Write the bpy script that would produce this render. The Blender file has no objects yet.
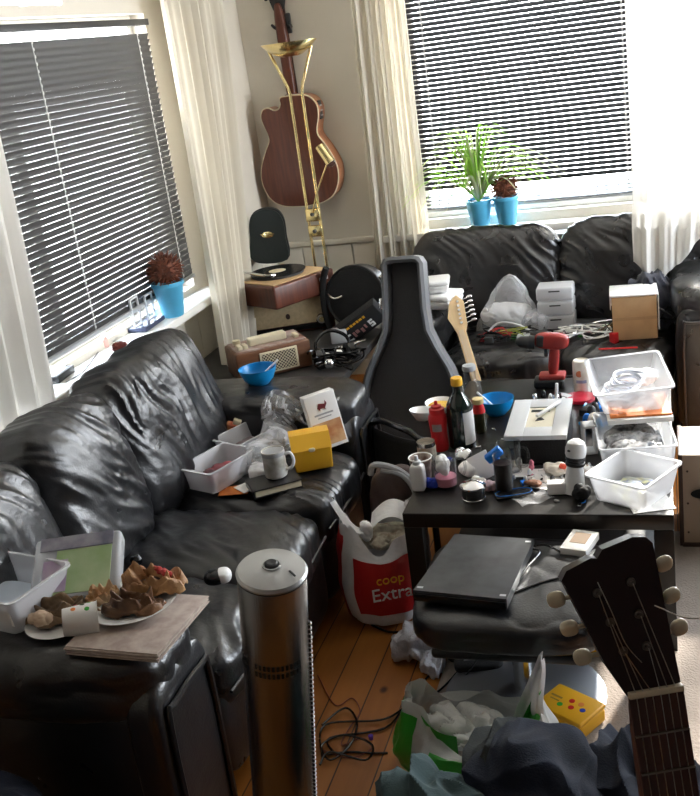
import bpy, bmesh, math, random
from mathutils import Vector, Matrix, noise, Euler
PI = math.pi
C = bpy.context.scene.collection
S = bpy.context.scene

# ---------------------------------------------------------------- camera
cam_data = bpy.data.cameras.new('camera')
cam = bpy.data.objects.new('camera', cam_data); C.objects.link(cam)
cam_data.sensor_fit = 'HORIZONTAL'; cam_data.sensor_width = 36.0
cam_data.lens = 36.0 * 1014.0 / 700.0
cam_data.clip_start = 0.05
yaw, pitch, roll = math.radians(-18.8), math.radians(19.2), math.radians(-8.08)
F_ = Vector((math.sin(yaw)*math.cos(pitch), math.cos(yaw)*math.cos(pitch), -math.sin(pitch)))
r_ = Vector((math.cos(yaw), -math.sin(yaw), 0)); u_ = r_.cross(F_)
R_ = r_*math.cos(roll) + u_*math.sin(roll); U_ = -r_*math.sin(roll) + u_*math.cos(roll)
M_ = Matrix((R_, U_, -F_)).transposed().to_4x4(); M_.translation = Vector((0, 0, 1.8))
cam.matrix_world = M_
S.camera = cam

# ---------------------------------------------------------------- light
SKY = 17.0; SUN = 9.0
S.view_settings.view_transform = 'Standard'; S.view_settings.look = 'None'
S.view_settings.gamma = 1.0; S.view_settings.use_curve_mapping = False
S.view_settings.exposure = 1.05
w = bpy.data.worlds.new('sky'); S.world = w; w.use_nodes = True
wn = w.node_tree.nodes; wl = w.node_tree.links
bgn = wn['Background']; bgn.inputs[1].default_value = SKY
tc = wn.new('ShaderNodeTexCoord'); sp = wn.new('ShaderNodeSeparateXYZ'); rp = wn.new('ShaderNodeValToRGB')
wl.new(tc.outputs['Generated'], sp.inputs[0]); wl.new(sp.outputs[2], rp.inputs[0]); wl.new(rp.outputs[0], bgn.inputs[0])
rp.color_ramp.elements[0].position = 0.0; rp.color_ramp.elements[0].color = (0.86, 0.88, 0.9, 1)
rp.color_ramp.elements[1].position = 0.6; rp.color_ramp.elements[1].color = (0.72, 0.84, 1.0, 1)
sun = bpy.data.objects.new('sun', bpy.data.lights.new('sun', 'SUN')); C.objects.link(sun)
sun.data.energy = SUN; sun.data.angle = math.radians(2.5); sun.data.color = (1.0, 0.95, 0.86)
sun.rotation_euler = Vector((0.32, 1.0, 0.60)).to_track_quat('Z', 'Y').to_euler()
def portal(loc, face, sx, sy):
    l = bpy.data.lights.new('window_portal', 'AREA'); l.shape = 'RECTANGLE'; l.size = sx; l.size_y = sy
    o = bpy.data.objects.new('window_portal', l); C.objects.link(o); o.location = loc
    o.rotation_euler = (-Vector(face)).to_track_quat('Z', 'Y').to_euler(); l.cycles.is_portal = True
portal((-2.25, 3.2, 1.45), (1, 0, 0), 1.2, 2.1)
portal((-0.69, 5.44, 1.5), (0, -1, 0), 1.15, 1.3)
portal((0.65, 5.44, 1.55), (0, -1, 0), 1.4, 1.3)
portal((2.24, 4.15, 1.5), (-1, 0, 0), 1.35, 1.3)  # sky light through the added right-wall window

# ---------------------------------------------------------------- materials
def mat(name, col=(.5,.5,.5), rough=.5, metal=0, bump=0, bs=60, var=0, vs=8, coat=0, spec=.5, sheen=0, clear=0, emit=None, stretch=None, col2=None):
    m = bpy.data.materials.new(name); m.use_nodes = True
    n = m.node_tree.nodes; l = m.node_tree.links; b = n['Principled BSDF']; out = n['Material Output']
    b.inputs['Base Color'].default_value = (*col, 1); b.inputs['Roughness'].default_value = rough
    b.inputs['Metallic'].default_value = metal; b.inputs['Specular IOR Level'].default_value = spec
    b.inputs['Coat Weight'].default_value = coat; b.inputs['Sheen Weight'].default_value = sheen
    co = n.new('ShaderNodeTexCoord'); mp = n.new('ShaderNodeMapping'); l.new(co.outputs['Object'], mp.inputs[0])
    if stretch: mp.inputs['Scale'].default_value = stretch
    if var or col2:
        t = n.new('ShaderNodeTexNoise'); t.inputs['Scale'].default_value = vs; t.inputs['Detail'].default_value = 5
        l.new(mp.outputs[0], t.inputs[0]); r = n.new('ShaderNodeValToRGB'); l.new(t.outputs[0], r.inputs[0])
        c2 = col2 or tuple(min(1, c*(1+var)) for c in col); c1 = col if col2 else tuple(c*(1-var) for c in col)
        r.color_ramp.elements[0].position = .35; r.color_ramp.elements[0].color = (*c1, 1)
        r.color_ramp.elements[1].position = .65; r.color_ramp.elements[1].color = (*c2, 1)
        l.new(r.outputs[0], b.inputs['Base Color'])
    if bump:
        t = n.new('ShaderNodeTexNoise'); t.inputs['Scale'].default_value = bs; t.inputs['Detail'].default_value = 4
        l.new(mp.outputs[0], t.inputs[0]); bm_ = n.new('ShaderNodeBump'); bm_.inputs['Strength'].default_value = bump
        bm_.inputs['Distance'].default_value = .01
        l.new(t.outputs[0], bm_.inputs['Height']); l.new(bm_.outputs[0], b.inputs['Normal'])
    if clear:
        tr = n.new('ShaderNodeBsdfTransparent'); mx = n.new('ShaderNodeMixShader'); fr = n.new('ShaderNodeLayerWeight')
        fr.inputs[0].default_value = .35; ma = n.new('ShaderNodeMath'); ma.operation = 'MULTIPLY_ADD'
        l.new(fr.outputs['Facing'], ma.inputs[0]); ma.inputs[1].default_value = .5*(clear); ma.inputs[2].default_value = 1-clear
        l.new(ma.outputs[0], mx.inputs[0]); l.new(tr.outputs[0], mx.inputs[1]); l.new(b.outputs[0], mx.inputs[2]); l.new(mx.outputs[0], out.inputs[0])
    if emit:
        b.inputs['Emission Color'].default_value = (*emit[:3], 1); b.inputs['Emission Strength'].default_value = emit[3]
    return m
def sheer(name, col, transp=.3, transl=.5):
    m = bpy.data.materials.new(name); m.use_nodes = True; n = m.node_tree.nodes; l = m.node_tree.links
    n.remove(n['Principled BSDF']); d = n.new('ShaderNodeBsdfDiffuse'); t = n.new('ShaderNodeBsdfTranslucent'); tr = n.new('ShaderNodeBsdfTransparent')
    d.inputs[0].default_value = (*col, 1); t.inputs[0].default_value = (*col, 1)
    a = n.new('ShaderNodeMixShader'); b = n.new('ShaderNodeMixShader'); a.inputs[0].default_value = transl; b.inputs[0].default_value = transp
    l.new(d.outputs[0], a.inputs[1]); l.new(t.outputs[0], a.inputs[2]); l.new(a.outputs[0], b.inputs[1]); l.new(tr.outputs[0], b.inputs[2])
    l.new(b.outputs[0], n['Material Output'].inputs[0]); return m
def pine():
    m = bpy.data.materials.new('pine_boards'); m.use_nodes = True; n = m.node_tree.nodes; l = m.node_tree.links; b = n['Principled BSDF']
    co = n.new('ShaderNodeTexCoord'); br = n.new('ShaderNodeTexBrick'); mp = n.new('ShaderNodeMapping')
    mp.inputs['Rotation'].default_value = (0, 0, math.radians(90)); l.new(co.outputs['Object'], mp.inputs[0]); l.new(mp.outputs[0], br.inputs[0])
    br.inputs['Scale'].default_value = 1; br.inputs['Brick Width'].default_value = 3.1; br.inputs['Row Height'].default_value = .11
    br.inputs['Mortar Size'].default_value = .0022; br.inputs['Color1'].default_value = (.34, .125, .022, 1); br.inputs['Color2'].default_value = (.43, .17, .030, 1)
    br.inputs['Mortar'].default_value = (.06, .025, .01, 1)
    mp2 = n.new('ShaderNodeMapping'); mp2.inputs['Scale'].default_value = (1, .06, 1); l.new(co.outputs['Object'], mp2.inputs[0])
    t = n.new('ShaderNodeTexNoise'); t.inputs['Scale'].default_value = 45; t.inputs['Detail'].default_value = 6; l.new(mp2.outputs[0], t.inputs[0])
    r = n.new('ShaderNodeValToRGB'); l.new(t.outputs[0], r.inputs[0]); r.color_ramp.elements[0].color = (.62, .55, .5, 1); r.color_ramp.elements[1].color = (1.1, 1.05, 1, 1)
    mx = n.new('ShaderNodeMix'); mx.data_type = 'RGBA'; mx.blend_type = 'MULTIPLY'; mx.inputs[0].default_value = .8
    l.new(br.outputs[0], mx.inputs[6]); l.new(r.outputs[0], mx.inputs[7])
    mp3 = n.new('ShaderNodeMapping'); mp3.inputs['Scale'].default_value = (1, .7, 1); l.new(co.outputs['Object'], mp3.inputs[0])
    vo = n.new('ShaderNodeTexVoronoi'); vo.inputs['Scale'].default_value = 8.5; l.new(mp3.outputs[0], vo.inputs[0])
    kr = n.new('ShaderNodeValToRGB'); l.new(vo.outputs['Distance'], kr.inputs[0]); kr.color_ramp.elements[0].position = .05; kr.color_ramp.elements[0].color = (.16, .08, .04, 1)
    kr.color_ramp.elements[1].position = .13; kr.color_ramp.elements[1].color = (1, 1, 1, 1)
    m2 = n.new('ShaderNodeMix'); m2.data_type = 'RGBA'; m2.blend_type = 'MULTIPLY'; m2.inputs[0].default_value = 1
    l.new(mx.outputs[2], m2.inputs[6]); l.new(kr.outputs[0], m2.inputs[7]); l.new(m2.outputs[2], b.inputs['Base Color'])
    b.inputs['Roughness'].default_value = .46; b.inputs['Specular IOR Level'].default_value = .35
    return m
def leather(name, col=(.010, .0105, .0125), rough=.30):
    m = bpy.data.materials.new(name); m.use_nodes = True; n = m.node_tree.nodes; l = m.node_tree.links; b = n['Principled BSDF']
    b.inputs['Base Color'].default_value = (*col, 1); b.inputs['Roughness'].default_value = rough; b.inputs['Specular IOR Level'].default_value = .75
    co = n.new('ShaderNodeTexCoord'); v = n.new('ShaderNodeTexVoronoi'); v.inputs['Scale'].default_value = 170; l.new(co.outputs['Object'], v.inputs[0])
    t = n.new('ShaderNodeTexNoise'); t.inputs['Scale'].default_value = 9; t.inputs['Detail'].default_value = 3; t.inputs['Distortion'].default_value = .6; l.new(co.outputs['Object'], t.inputs[0])
    rr = n.new('ShaderNodeMapRange'); l.new(t.outputs[0], rr.inputs[0]); rr.inputs[3].default_value = rough-.1; rr.inputs[4].default_value = rough+.14; l.new(rr.outputs[0], b.inputs['Roughness'])
    b1 = n.new('ShaderNodeBump'); b1.inputs['Strength'].default_value = .22; b1.inputs['Distance'].default_value = .012; l.new(t.outputs[0], b1.inputs['Height'])
    b2 = n.new('ShaderNodeBump'); b2.inputs['Strength'].default_value = .12; b2.inputs['Distance'].default_value = .003; l.new(v.outputs[0], b2.inputs['Height']); l.new(b1.outputs[0], b2.inputs['Normal'])
    l.new(b2.outputs[0], b.inputs['Normal']); return m

LEATHER = leather('black_leather'); LEATHER2 = leather('black_leather_back_sofa', (.012, .0115, .012), .28)
BLACK = mat('black_plastic', (.012, .012, .013), .38, bump=.05); BLACKG = mat('glossy_black_plastic', (.008, .008, .009), .16)
BLACKM = mat('matte_black_fabric', (.012, .012, .013), .85, bump=.3, bs=200)
WHITE = mat('white_plastic', (.9, .9, .89), .35); WPAINT = mat('white_paint', (.78, .76, .71), .45, bump=.03, bs=30)
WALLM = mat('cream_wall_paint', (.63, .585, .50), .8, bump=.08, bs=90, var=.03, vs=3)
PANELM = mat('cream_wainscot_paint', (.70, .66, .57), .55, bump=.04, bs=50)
CEILM = mat('white_ceiling_paint', (.62, .60, .55), .9); DWALL = mat('darkened_unseen_wall', (.10, .095, .09), .6, var=.2, vs=4)  # unseen walls coloured dark to deepen contrast in the leather reflections
PAPER = mat('white_paper', (.9, .89, .86), .8); CARD = mat('brown_cardboard', (.50, .33, .17), .8, bump=.1, var=.06, vs=20)
CREAM = mat('cream_plastic', (.72, .64, .45), .4); GREYP = mat('grey_plastic', (.38, .39, .40), .4); LGREY = mat('light_grey_plastic', (.62, .63, .64), .4)
DGREY = mat('dark_grey_plastic', (.05, .052, .055), .5)
BRASS = mat('polished_brass', (.86, .70, .36), .2, metal=1); CHROME = mat('chrome', (.75, .75, .76), .14, metal=1)
STEEL = mat('brushed_steel', (.26, .265, .27), .22, metal=1, bump=.12, bs=40, stretch=(20, 20, .3))
MAHOG = mat('mahogany_veneer', (.075, .018, .009), .4, bump=.05, bs=20, coat=.15, col2=(.12, .032, .014), vs=22, stretch=(3, 3, .25))
WALNUT = mat('walnut_veneer', (.12, .048, .022), .4, col2=(.20, .085, .038), vs=16, stretch=(.3, 3, 3), coat=.2)
GUITSIDE = mat('guitar_side_wood', (.38, .15, .065), .35, col2=(.30, .11, .045), vs=12, stretch=(3, 3, .3), coat=.3)
MAPLE = mat('maple_wood', (.74, .52, .28), .35, var=.06, vs=14, stretch=(3, 3, .3), coat=.3)
ROSEW = mat('rosewood', (.05, .018, .013), .42, col2=(.085, .03, .02), vs=30, stretch=(3, 3, .2)); DARKHEAD = mat('dark_red_brown_lacquer', (.022, .006, .006), .35, bump=.05, bs=30)
BLUE = mat('sky_blue_glaze', (.10, .46, .72), .32, var=.06, vs=12); BLUEB = mat('blue_plastic', (.0, .24, .58), .3); DBLUE = mat('deep_blue_plastic', (.01, .04, .42), .4)
LBLUE = mat('bright_blue_plastic', (.0, .20, .75), .35)
RED = mat('red_plastic', (.55, .012, .015), .32); DRED = mat('drill_red_plastic', (.30, .022, .018), .42, var=.15, vs=25)
YELLOW = mat('yellow_plastic', (.78, .42, .02), .38); YELLOW2 = mat('warm_yellow_plastic', (.80, .40, .01), .4)
ORANGE = mat('orange_print', (.75, .22, .04), .6); GREEN = mat('bright_green_print', (.03, .34, .03), .35); DGREEN = mat('dark_bottle_green', (.004, .014, .010), .1, coat=.6)
CLEAR = mat('clear_plastic', (.85, .87, .9), .18, clear=.72); FROST = mat('frosted_plastic', (.93, .94, .97), .25, clear=.55)
FILM = mat('crinkled_plastic_film', (.92, .93, .96), .12, clear=.80, bump=.9, bs=45, spec=.9); GLASS = mat('drinking_glass', (.16, .17, .17), .04, clear=.93, spec=.8)
WBAG = mat('white_plastic_bag', (.86, .86, .87), .3, clear=.10, bump=.7, bs=22); RBAG = mat('red_plastic_bag', (.55, .02, .022), .35, bump=.4, bs=18)
COLA = mat('cola', (.010, .003, .002), .3, spec=.2); PINK = mat('pink_liquid', (.85, .35, .45), .3); FOIL = mat('crumpled_foil', (.75, .75, .76), .25, metal=1, bump=.8, bs=40)
GRILLE = mat('beige_speaker_cloth', (.60, .47, .28), .9, bump=.3, bs=300, var=.08, vs=60)
VINYL = mat('vinyl_record', (.01, .01, .011), .25); CORDM = mat('white_cord', (.6, .6, .58), .7)
KRAFT = mat('crumpled_brown_paper', (.34, .16, .055), .65, bump=.5, bs=25, col2=(.16, .07, .03), vs=14); BREAD = mat('burger_bun', (.62, .30, .10), .6, bump=.2, var=.25, vs=12)
NEWS = mat('newsprint', (.56, .48, .42), .85, col2=(.42, .33, .29), vs=35)
NAVY = mat('navy_denim', (.004, .0075, .019), .95, bump=.25, bs=260, var=.3, vs=10); TEAL = mat('teal_grey_cotton', (.032, .058, .061), .95, bump=.2, bs=220, var=.12, vs=8)
CHARC = mat('charcoal_green_cotton', (.013, .016, .015), .95, bump=.2, bs=220, var=.15); GREYC = mat('grey_towel', (.48, .48, .52), .95, bump=.4, bs=160)
BROWNL = leather('dark_brown_leather', (.075, .045, .038), .5); BEIGE = mat('beige_painted_chipboard', (.50, .40, .31), .55, bump=.05, var=.05, vs=5)
DBROWN = mat('dark_brown_edge', (.05, .025, .018), .5); CASEM = mat('charcoal_flocked_shell', (.065, .066, .070), .8, bump=.35, bs=160); CASER = mat('grey_case_rim', (.13, .135, .145), .45, bump=.1)
LACK = mat('black_brown_lacquer', (.012, .010, .009), .3, bump=.03, bs=40, var=.2, vs=6); SIDET = mat('dusty_black_tabletop', (.045, .043, .042), .42, var=.35, vs=9)
SLATL = mat('dark_blind_slats', (.045, .043, .042), .42); SLATR = mat('black_blind_slats', (.02, .02, .022), .4)
CURT = sheer('cream_sheer_curtain', (.80, .76, .67), .10, .45); CURTW = sheer('white_sheer_curtain', (.9, .88, .84), .12, .5)
LEAF = sheer('spider_plant_leaf', (.55, .80, .22), .0, .55); LEAFW = sheer('pale_leaf', (.75, .78, .55), .0, .5); CONE = mat('rusty_brown_plant', (.16, .05, .025), .8, var=.5, vs=40)
SOIL = mat('dark_soil', (.03, .02, .015), .95, bump=.6, bs=80); RUGM = mat('beige_rug', (.30, .25, .21), .95, bump=.4, bs=150, var=.08, vs=10)
BONE = mat('cream_tuner_button', (.74, .66, .50), .35); LABEL = mat('white_label', (.75, .74, .72), .5); STRING = mat('guitar_string', (.6, .58, .54), .3, metal=1)

# ---------------------------------------------------------------- mesh tools
def TM(loc=(0,0,0), rot=(0,0,0), sc=(1,1,1)):
    return Matrix.LocRotScale(Vector(loc), Euler(rot), Vector(sc))
def catmull(pts, k=6, closed=False):
    P = [Vector(p) for p in pts]; n = len(P); out = []
    if n < 3: return P
    for i in range(n if closed else n-1):
        p0 = P[(i-1) % n] if closed or i > 0 else P[0]; p1 = P[i]; p2 = P[(i+1) % n]; p3 = P[(i+2) % n] if closed or i+2 < n else P[-1]
        for j in range(k):
            t = j/k
            out.append(.5*((2*p1)+(p2-p0)*t+(2*p0-5*p1+4*p2-p3)*t*t+(3*p1-p0-3*p2+p3)*t**3))
    if not closed: out.append(P[-1])
    return out
class MB:
    def __init__(s): s.bm = bmesh.new()
    def _add(s, verts, faces, M=None):
        vs = [s.bm.verts.new((M @ Vector(v)) if M else v) for v in verts]
        for f in faces:
            try: s.bm.faces.new([vs[i] for i in f])
            except ValueError: pass
        return s
    def box(s, c, sz, rot=None, bev=0, M=None, taper=0):
        hx, hy, hz = [a/2 for a in sz]; L = Matrix.Translation(Vector(c)) @ (Euler(rot).to_matrix().to_4x4() if rot else Matrix())
        if M: L = M @ L
        if bev <= 0:
            t = 1-taper
            v = [(x*hx*(t if z < 0 else 1), y*hy*(t if z < 0 else 1), z*hz) for x in (-1, 1) for y in (-1, 1) for z in (-1, 1)]
            return s._add(v, [(0,1,3,2),(4,6,7,5),(0,4,5,1),(2,3,7,6),(0,2,6,4),(1,5,7,3)], L)
        b = min(bev, hx*.98, hy*.98, hz*.98); tb = bmesh.new(); bmesh.ops.create_cube(tb, size=1)
        for v in tb.verts:
            v.co = Vector((v.co.x*2*hx, v.co.y*2*hy, v.co.z*2*hz))
            if v.co.z < 0: v.co.x *= 1-taper; v.co.y *= 1-taper
        bmesh.ops.bevel(tb, geom=tb.edges[:], offset=b, segments=3, profile=.5, affect='EDGES')
        tb.verts.index_update(); s._add([v.co.copy() for v in tb.verts], [[v.index for v in f.verts] for f in tb.faces], L); tb.free(); return s
    def lathe(s, prof, seg=24, c=(0,0,0), M=None, rot=None):
        L = Matrix.Translation(Vector(c)) @ (Euler(rot).to_matrix().to_4x4() if rot else Matrix())
        if M: L = M @ L
        v = []; f = []; n = len(prof)
        for r, z in prof:
            r = max(r, 1e-4)
            for i in range(seg): a = 2*PI*i/seg; v.append((r*math.cos(a), r*math.sin(a), z))
        for k in range(n-1):
            for i in range(seg):
                j = (i+1) % seg; f.append((k*seg+i, k*seg+j, (k+1)*seg+j, (k+1)*seg+i))
        if prof[0][0] > 1e-3: f.append(tuple(reversed(range(seg))))
        if prof[-1][0] > 1e-3: f.append(tuple((n-1)*seg+i for i in range(seg)))
        return s._add(v, f, L)
    def tube(s, pts, r, seg=8, k=5, closed=False, M=None, smooth=True, taper=None):
        P = catmull(pts, k, closed) if smooth else [Vector(p) for p in pts]
        if M: P = [M @ p for p in P]
        n = len(P); v = []; f = []
        up = Vector((0, 0, 1)); 
        for i in range(n):
            a = P[(i-1) % n] if closed or i else P[0]; b = P[(i+1) % n] if closed or i < n-1 else P[-1]
            t = (b-a); t = t.normalized() if t.length > 1e-9 else Vector((0, 0, 1))
            x = up - t*up.dot(t)
            if x.length < 1e-3: x = Vector((1, 0, 0)) - t*t.x
            x.normalize(); y = t.cross(x); up = x
            rr = r if taper is None else r*(1+(taper-1)*i/(n-1))
            for q in range(seg): an = 2*PI*q/seg; v.append(P[i] + (x*math.cos(an)+y*math.sin(an))*rr)
        for i in range(n if closed else n-1):
            j = (i+1) % n
            for q in range(seg): q2 = (q+1) % seg; f.append((i*seg+q, i*seg+q2, j*seg+q2, j*seg+q))
        if not closed: f.append(tuple(reversed(range(seg)))); f.append(tuple((n-1)*seg+q for q in range(seg)))
        return s._add(v, f)
    def prism(s, poly, z0, z1, M=None):
        n = len(poly); v = [(x, y, z0) for x, y in poly] + [(x, y, z1) for x, y in poly]
        f = [tuple(reversed(range(n))), tuple(range(n, 2*n))] + [(i, (i+1) % n, n+(i+1) % n, n+i) for i in range(n)]
        return s._add(v, f, M)
    def surf(s, fn, nu, nv, cu=False, cv=False, M=None):
        v = [fn(i/(nu if cu else nu-1), j/(nv if cv else nv-1)) for i in range(nu) for j in range(nv)]; f = []
        for i in range(nu if cu else nu-1):
            for j in range(nv if cv else nv-1):
                i2 = (i+1) % nu; j2 = (j+1) % nv; f.append((i*nv+j, i2*nv+j, i2*nv+j2, i*nv+j2))
        return s._add(v, f, M)
    def sq(s, c, sz, n=4, N=12, disp=None, shape=None, M=None, rot=None):
        L = Matrix.Translation(Vector(c)) @ (Euler(rot).to_matrix().to_4x4() if rot else Matrix())
        if M: L = M @ L
        idx = {}; V = []; Fc = []
        def vid(p):
            k = (round(p[0]*1000), round(p[1]*1000), round(p[2]*1000))
            if k not in idx: idx[k] = len(V); V.append(Vector(p))
            return idx[k]
        for ax in range(3):
            for sg in (-1, 1):
                g = []
                for i in range(N+1):
                    row = []
                    for j in range(N+1):
                        a = 2*i/N-1; b = 2*j/N-1; p = [0, 0, 0]; p[ax] = sg; p[(ax+1) % 3] = a; p[(ax+2) % 3] = b; row.append(vid(p))
                    g.append(row)
                for i in range(N):
                    for j in range(N):
                        q = (g[i][j], g[i+1][j], g[i+1][j+1], g[i][j+1]); Fc.append(q if sg > 0 else tuple(reversed(q)))
        out = []
        for p in V:
            d = (abs(p.x)**n+abs(p.y)**n+abs(p.z)**n)**(1/n); q = p/d
            if shape: q = Vector(shape(q))
            w = Vector((q.x*sz[0]/2, q.y*sz[1]/2, q.z*sz[2]/2)); nr = Vector((q.x/sz[0], q.y/sz[1], q.z/sz[2])).normalized()
            if disp: w = w + nr*disp(w, q)
            out.append(w)
        return s._add(out, Fc, L)
def fin(bm, name, m, parent=None, loc=None, rz=None, sharp=.62):
    bmesh.ops.recalc_face_normals(bm, faces=bm.faces[:])
    for f in bm.faces: f.smooth = True
    for e in bm.edges:
        if len(e.link_faces) == 2 and e.calc_face_angle(0) > sharp: e.smooth = False
    me = bpy.data.meshes.new(name); bm.to_mesh(me); bm.free(); me.materials.append(m)
    o = bpy.data.objects.new(name, me); C.objects.link(o)
    if parent: o.parent = parent
    if loc is not None: o.location = loc
    if rz is not None: o.rotation_euler = (0, 0, rz) if not hasattr(rz, '__len__') else rz
    return o
def P(name, mb, m, parent=None, **k): return fin(mb.bm, name, m, parent, **k)
def tag(o, label, cat, group=None, kind=None):
    o['label'] = label; o['category'] = cat
    if group: o['group'] = group
    if kind: o['kind'] = kind
    return o
def T(name, label, cat, loc=(0,0,0), rot=(0,0,0), group=None):
    o = bpy.data.objects.new(name, None); C.objects.link(o); o.empty_display_size = .05; o.location = loc
    o.rotation_euler = (0, 0, rot) if not hasattr(rot, '__len__') else rot
    return tag(o, label, cat, group)
def ONE(name, label, cat, mb, m, loc=(0,0,0), rot=(0,0,0), group=None):
    o = P(name, mb, m, loc=loc, rz=rot); return tag(o, label, cat, group)
def struct(name, mb, m, parent=None):
    o = P(name, mb, m, parent); o['kind'] = 'structure'; return o
def dup(root, loc, rot=None, label=None):
    r = root.copy(); C.objects.link(r); r.location = loc
    if rot is not None: r.rotation_euler = (0, 0, rot) if not hasattr(rot, '__len__') else rot
    if label: r['label'] = label
    for ch in list(root.children):
        c = ch.copy(); C.objects.link(c); c.parent = r
        for g in list(ch.children):
            d = g.copy(); C.objects.link(d); d.parent = c
    return r
def text(name, s, size, m, parent, loc, rot, ext=.0006):
    cu = bpy.data.curves.new(name, 'FONT'); cu.body = s; cu.size = size; cu.extrude = ext; cu.align_x = 'CENTER'; cu.align_y = 'CENTER'
    t = bpy.data.objects.new(name, cu); me = bpy.data.meshes.new_from_object(t); bpy.data.objects.remove(t)
    me.materials.append(m); o = bpy.data.objects.new(name, me); C.objects.link(o); o.parent = parent; o.location = loc; o.rotation_euler = rot; return o
def nz(v, s=1, seed=0): return noise.noise(Vector((v[0]*s+seed*7.3, v[1]*s-seed*3.1, v[2]*s+seed*1.7)))
def wrinkle(amp, seed, sc=(6, 6, 6), warp=.15, fine=.3):
    def d(w, q):
        p = w + Vector((nz(w, 4, seed), nz(w, 4, seed+5), nz(w, 4, seed+9)))*warp
        a = 1-abs(noise.noise(Vector((p.x*sc[0]+seed, p.y*sc[1], p.z*sc[2]))))*2.2
        b = 1-abs(noise.noise(Vector((p.x*sc[0]*2.3, p.y*sc[1]*2.3+seed, p.z*sc[2]*2.3))))*2.2
        return amp*(-max(a, 0)**3 + .35*nz(w, 3, seed) - fine*max(b, 0)**3)
    return d
def creases(amp, seed, ang, plane=2, f=26, stretch=.16, warp=.05):
    # long soft folds running along one direction of the cushion, strongest towards its edges
    ca, sa = math.cos(ang), math.sin(ang)
    def d(w, q):
        a, b = (w.x, w.z) if plane == 1 else (w.x, w.y)
        wv = Vector((a, b, seed)); a += warp*noise.noise(wv*5); b += warp*noise.noise(wv*5+Vector((9, 2, 1)))
        s_ = (a*ca+b*sa); t_ = (-a*sa+b*ca)
        k = noise.noise(Vector((s_*f*stretch, t_*f, seed*1.7))); k2 = noise.noise(Vector((s_*f*.5*stretch*1.5, t_*f*.42, seed*2.9+4)))
        m = .35+.65*min(1, max(0, .5+1.4*noise.noise(Vector((a*4, b*4, seed+20)))))
        return amp*(m*(.9*(1-abs(k)*2.6)) + 1.6*k2 - .25*noise.noise(Vector((a*60, b*60, seed)))*m)
    return d

# ---------------------------------------------------------------- the room
XL, XR, YB, YF, HT = -2.12, 2.1, 5.3, -1.4, 2.45
struct('floor', MB().box(((XL+XR)/2, (YB+YF)/2, -.03), (XR-XL+.4, YB-YF+.4, .06)), pine())
struct('ceiling', MB().box(((XL+XR)/2, (YB+YF)/2, HT+.05), (XR-XL+.4, YB-YF+.4, .1)), CEILM)
def wall(name, axis, pos, t, a0, a1, holes, m):
    mb = MB(); cuts = sorted(holes); a = a0
    def put(p, q, z0, z1):
        if q-p < 1e-4 or z1-z0 < 1e-4: return
        c = ((p+q)/2, (z0+z1)/2)
        if axis == 'x': mb.box((pos+t/2, c[0], c[1]), (abs(t), q-p, z1-z0))
        else: mb.box((c[0], pos+t/2, c[1]), (q-p, abs(t), z1-z0))
    for h in cuts:
        put(a, h[0], 0, HT); put(h[0], h[1], 0, h[2]); put(h[0], h[1], h[3], HT); a = h[1]
    put(a, a1, 0, HT)
    return struct(name, mb, m)
wall('wall_left', 'x', XL, -.16, YF, YB+.16, [(2.2, 4.225, .83, 2.03)], WALLM)
wall('wall_back', 'y', YB, .16, XL, XR+.16, [(-1.26, -.125, .85, 2.12), (.0, 1.3, .85, 2.25)], WALLM)
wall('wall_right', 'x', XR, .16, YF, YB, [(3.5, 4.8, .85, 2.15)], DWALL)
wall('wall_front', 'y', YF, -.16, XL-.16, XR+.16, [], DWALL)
def window(name, axis, pos, a0, a1, z0, z1, out, sill_a0, sill_a1, sill_d, mull=()):
    f = MB(); w = .045
    def bx(mb, a, b, z, y, d=.05, off=.09, bev=.006):
        c = ((a+b)/2, (z+y)/2)
        if axis == 'x': mb.box((pos+out*off, c[0], c[1]), (d, b-a, y-z), bev=bev)
        else: mb.box((c[0], pos+out*off, c[1]), (b-a, d, y-z), bev=bev)
    bx(f, a0, a1, z0, z0+w); bx(f, a0, a1, z1-w, z1); bx(f, a0, a0+w, z0+w, z1-w); bx(f, a1-w, a1, z0+w, z1-w)
    for k in mull: bx(f, k-.03, k+.03, z0+w, z1-w)
    root = struct(name, f, WPAINT)
    g = MB(); bx(g, a0+w, a1-w, z0+w, z1-w, d=.006, bev=0); struct('pane', g, mat('window_glass', (.9, .92, .92), .02, clear=.94), root)
    s = MB()
    if axis == 'x': s.box((pos-out*sill_d/2+out*.03, (sill_a0+sill_a1)/2, .784), (sill_d+.06, sill_a1-sill_a0, .036), bev=.006)
    else: s.box(((sill_a0+sill_a1)/2, pos-out*sill_d/2+out*.03, .784), (sill_a1-sill_a0, sill_d+.06, .036), bev=.006)
    struct('window_sill', s, WPAINT, root)
    return root
window('window_1', 'x', XL, 2.2, 4.225, .83, 2.03, -1, 1.9, 4.32, .13, (3.2,))
window('window_2', 'y', YB, -1.26, -.125, .85, 2.12, 1, -1.46, -.06, .11)
window('window_3', 'y', YB, .0, 1.3, .85, 2.25, 1, -.055, 1.4, .11, (.95,))
window('added_window_4', 'x', XR, 3.5, 4.8, .85, 2.15, 1, 3.4, 4.9, .12, (4.15,))  # unseen window, added to bring daylight and leather highlights from the right
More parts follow.
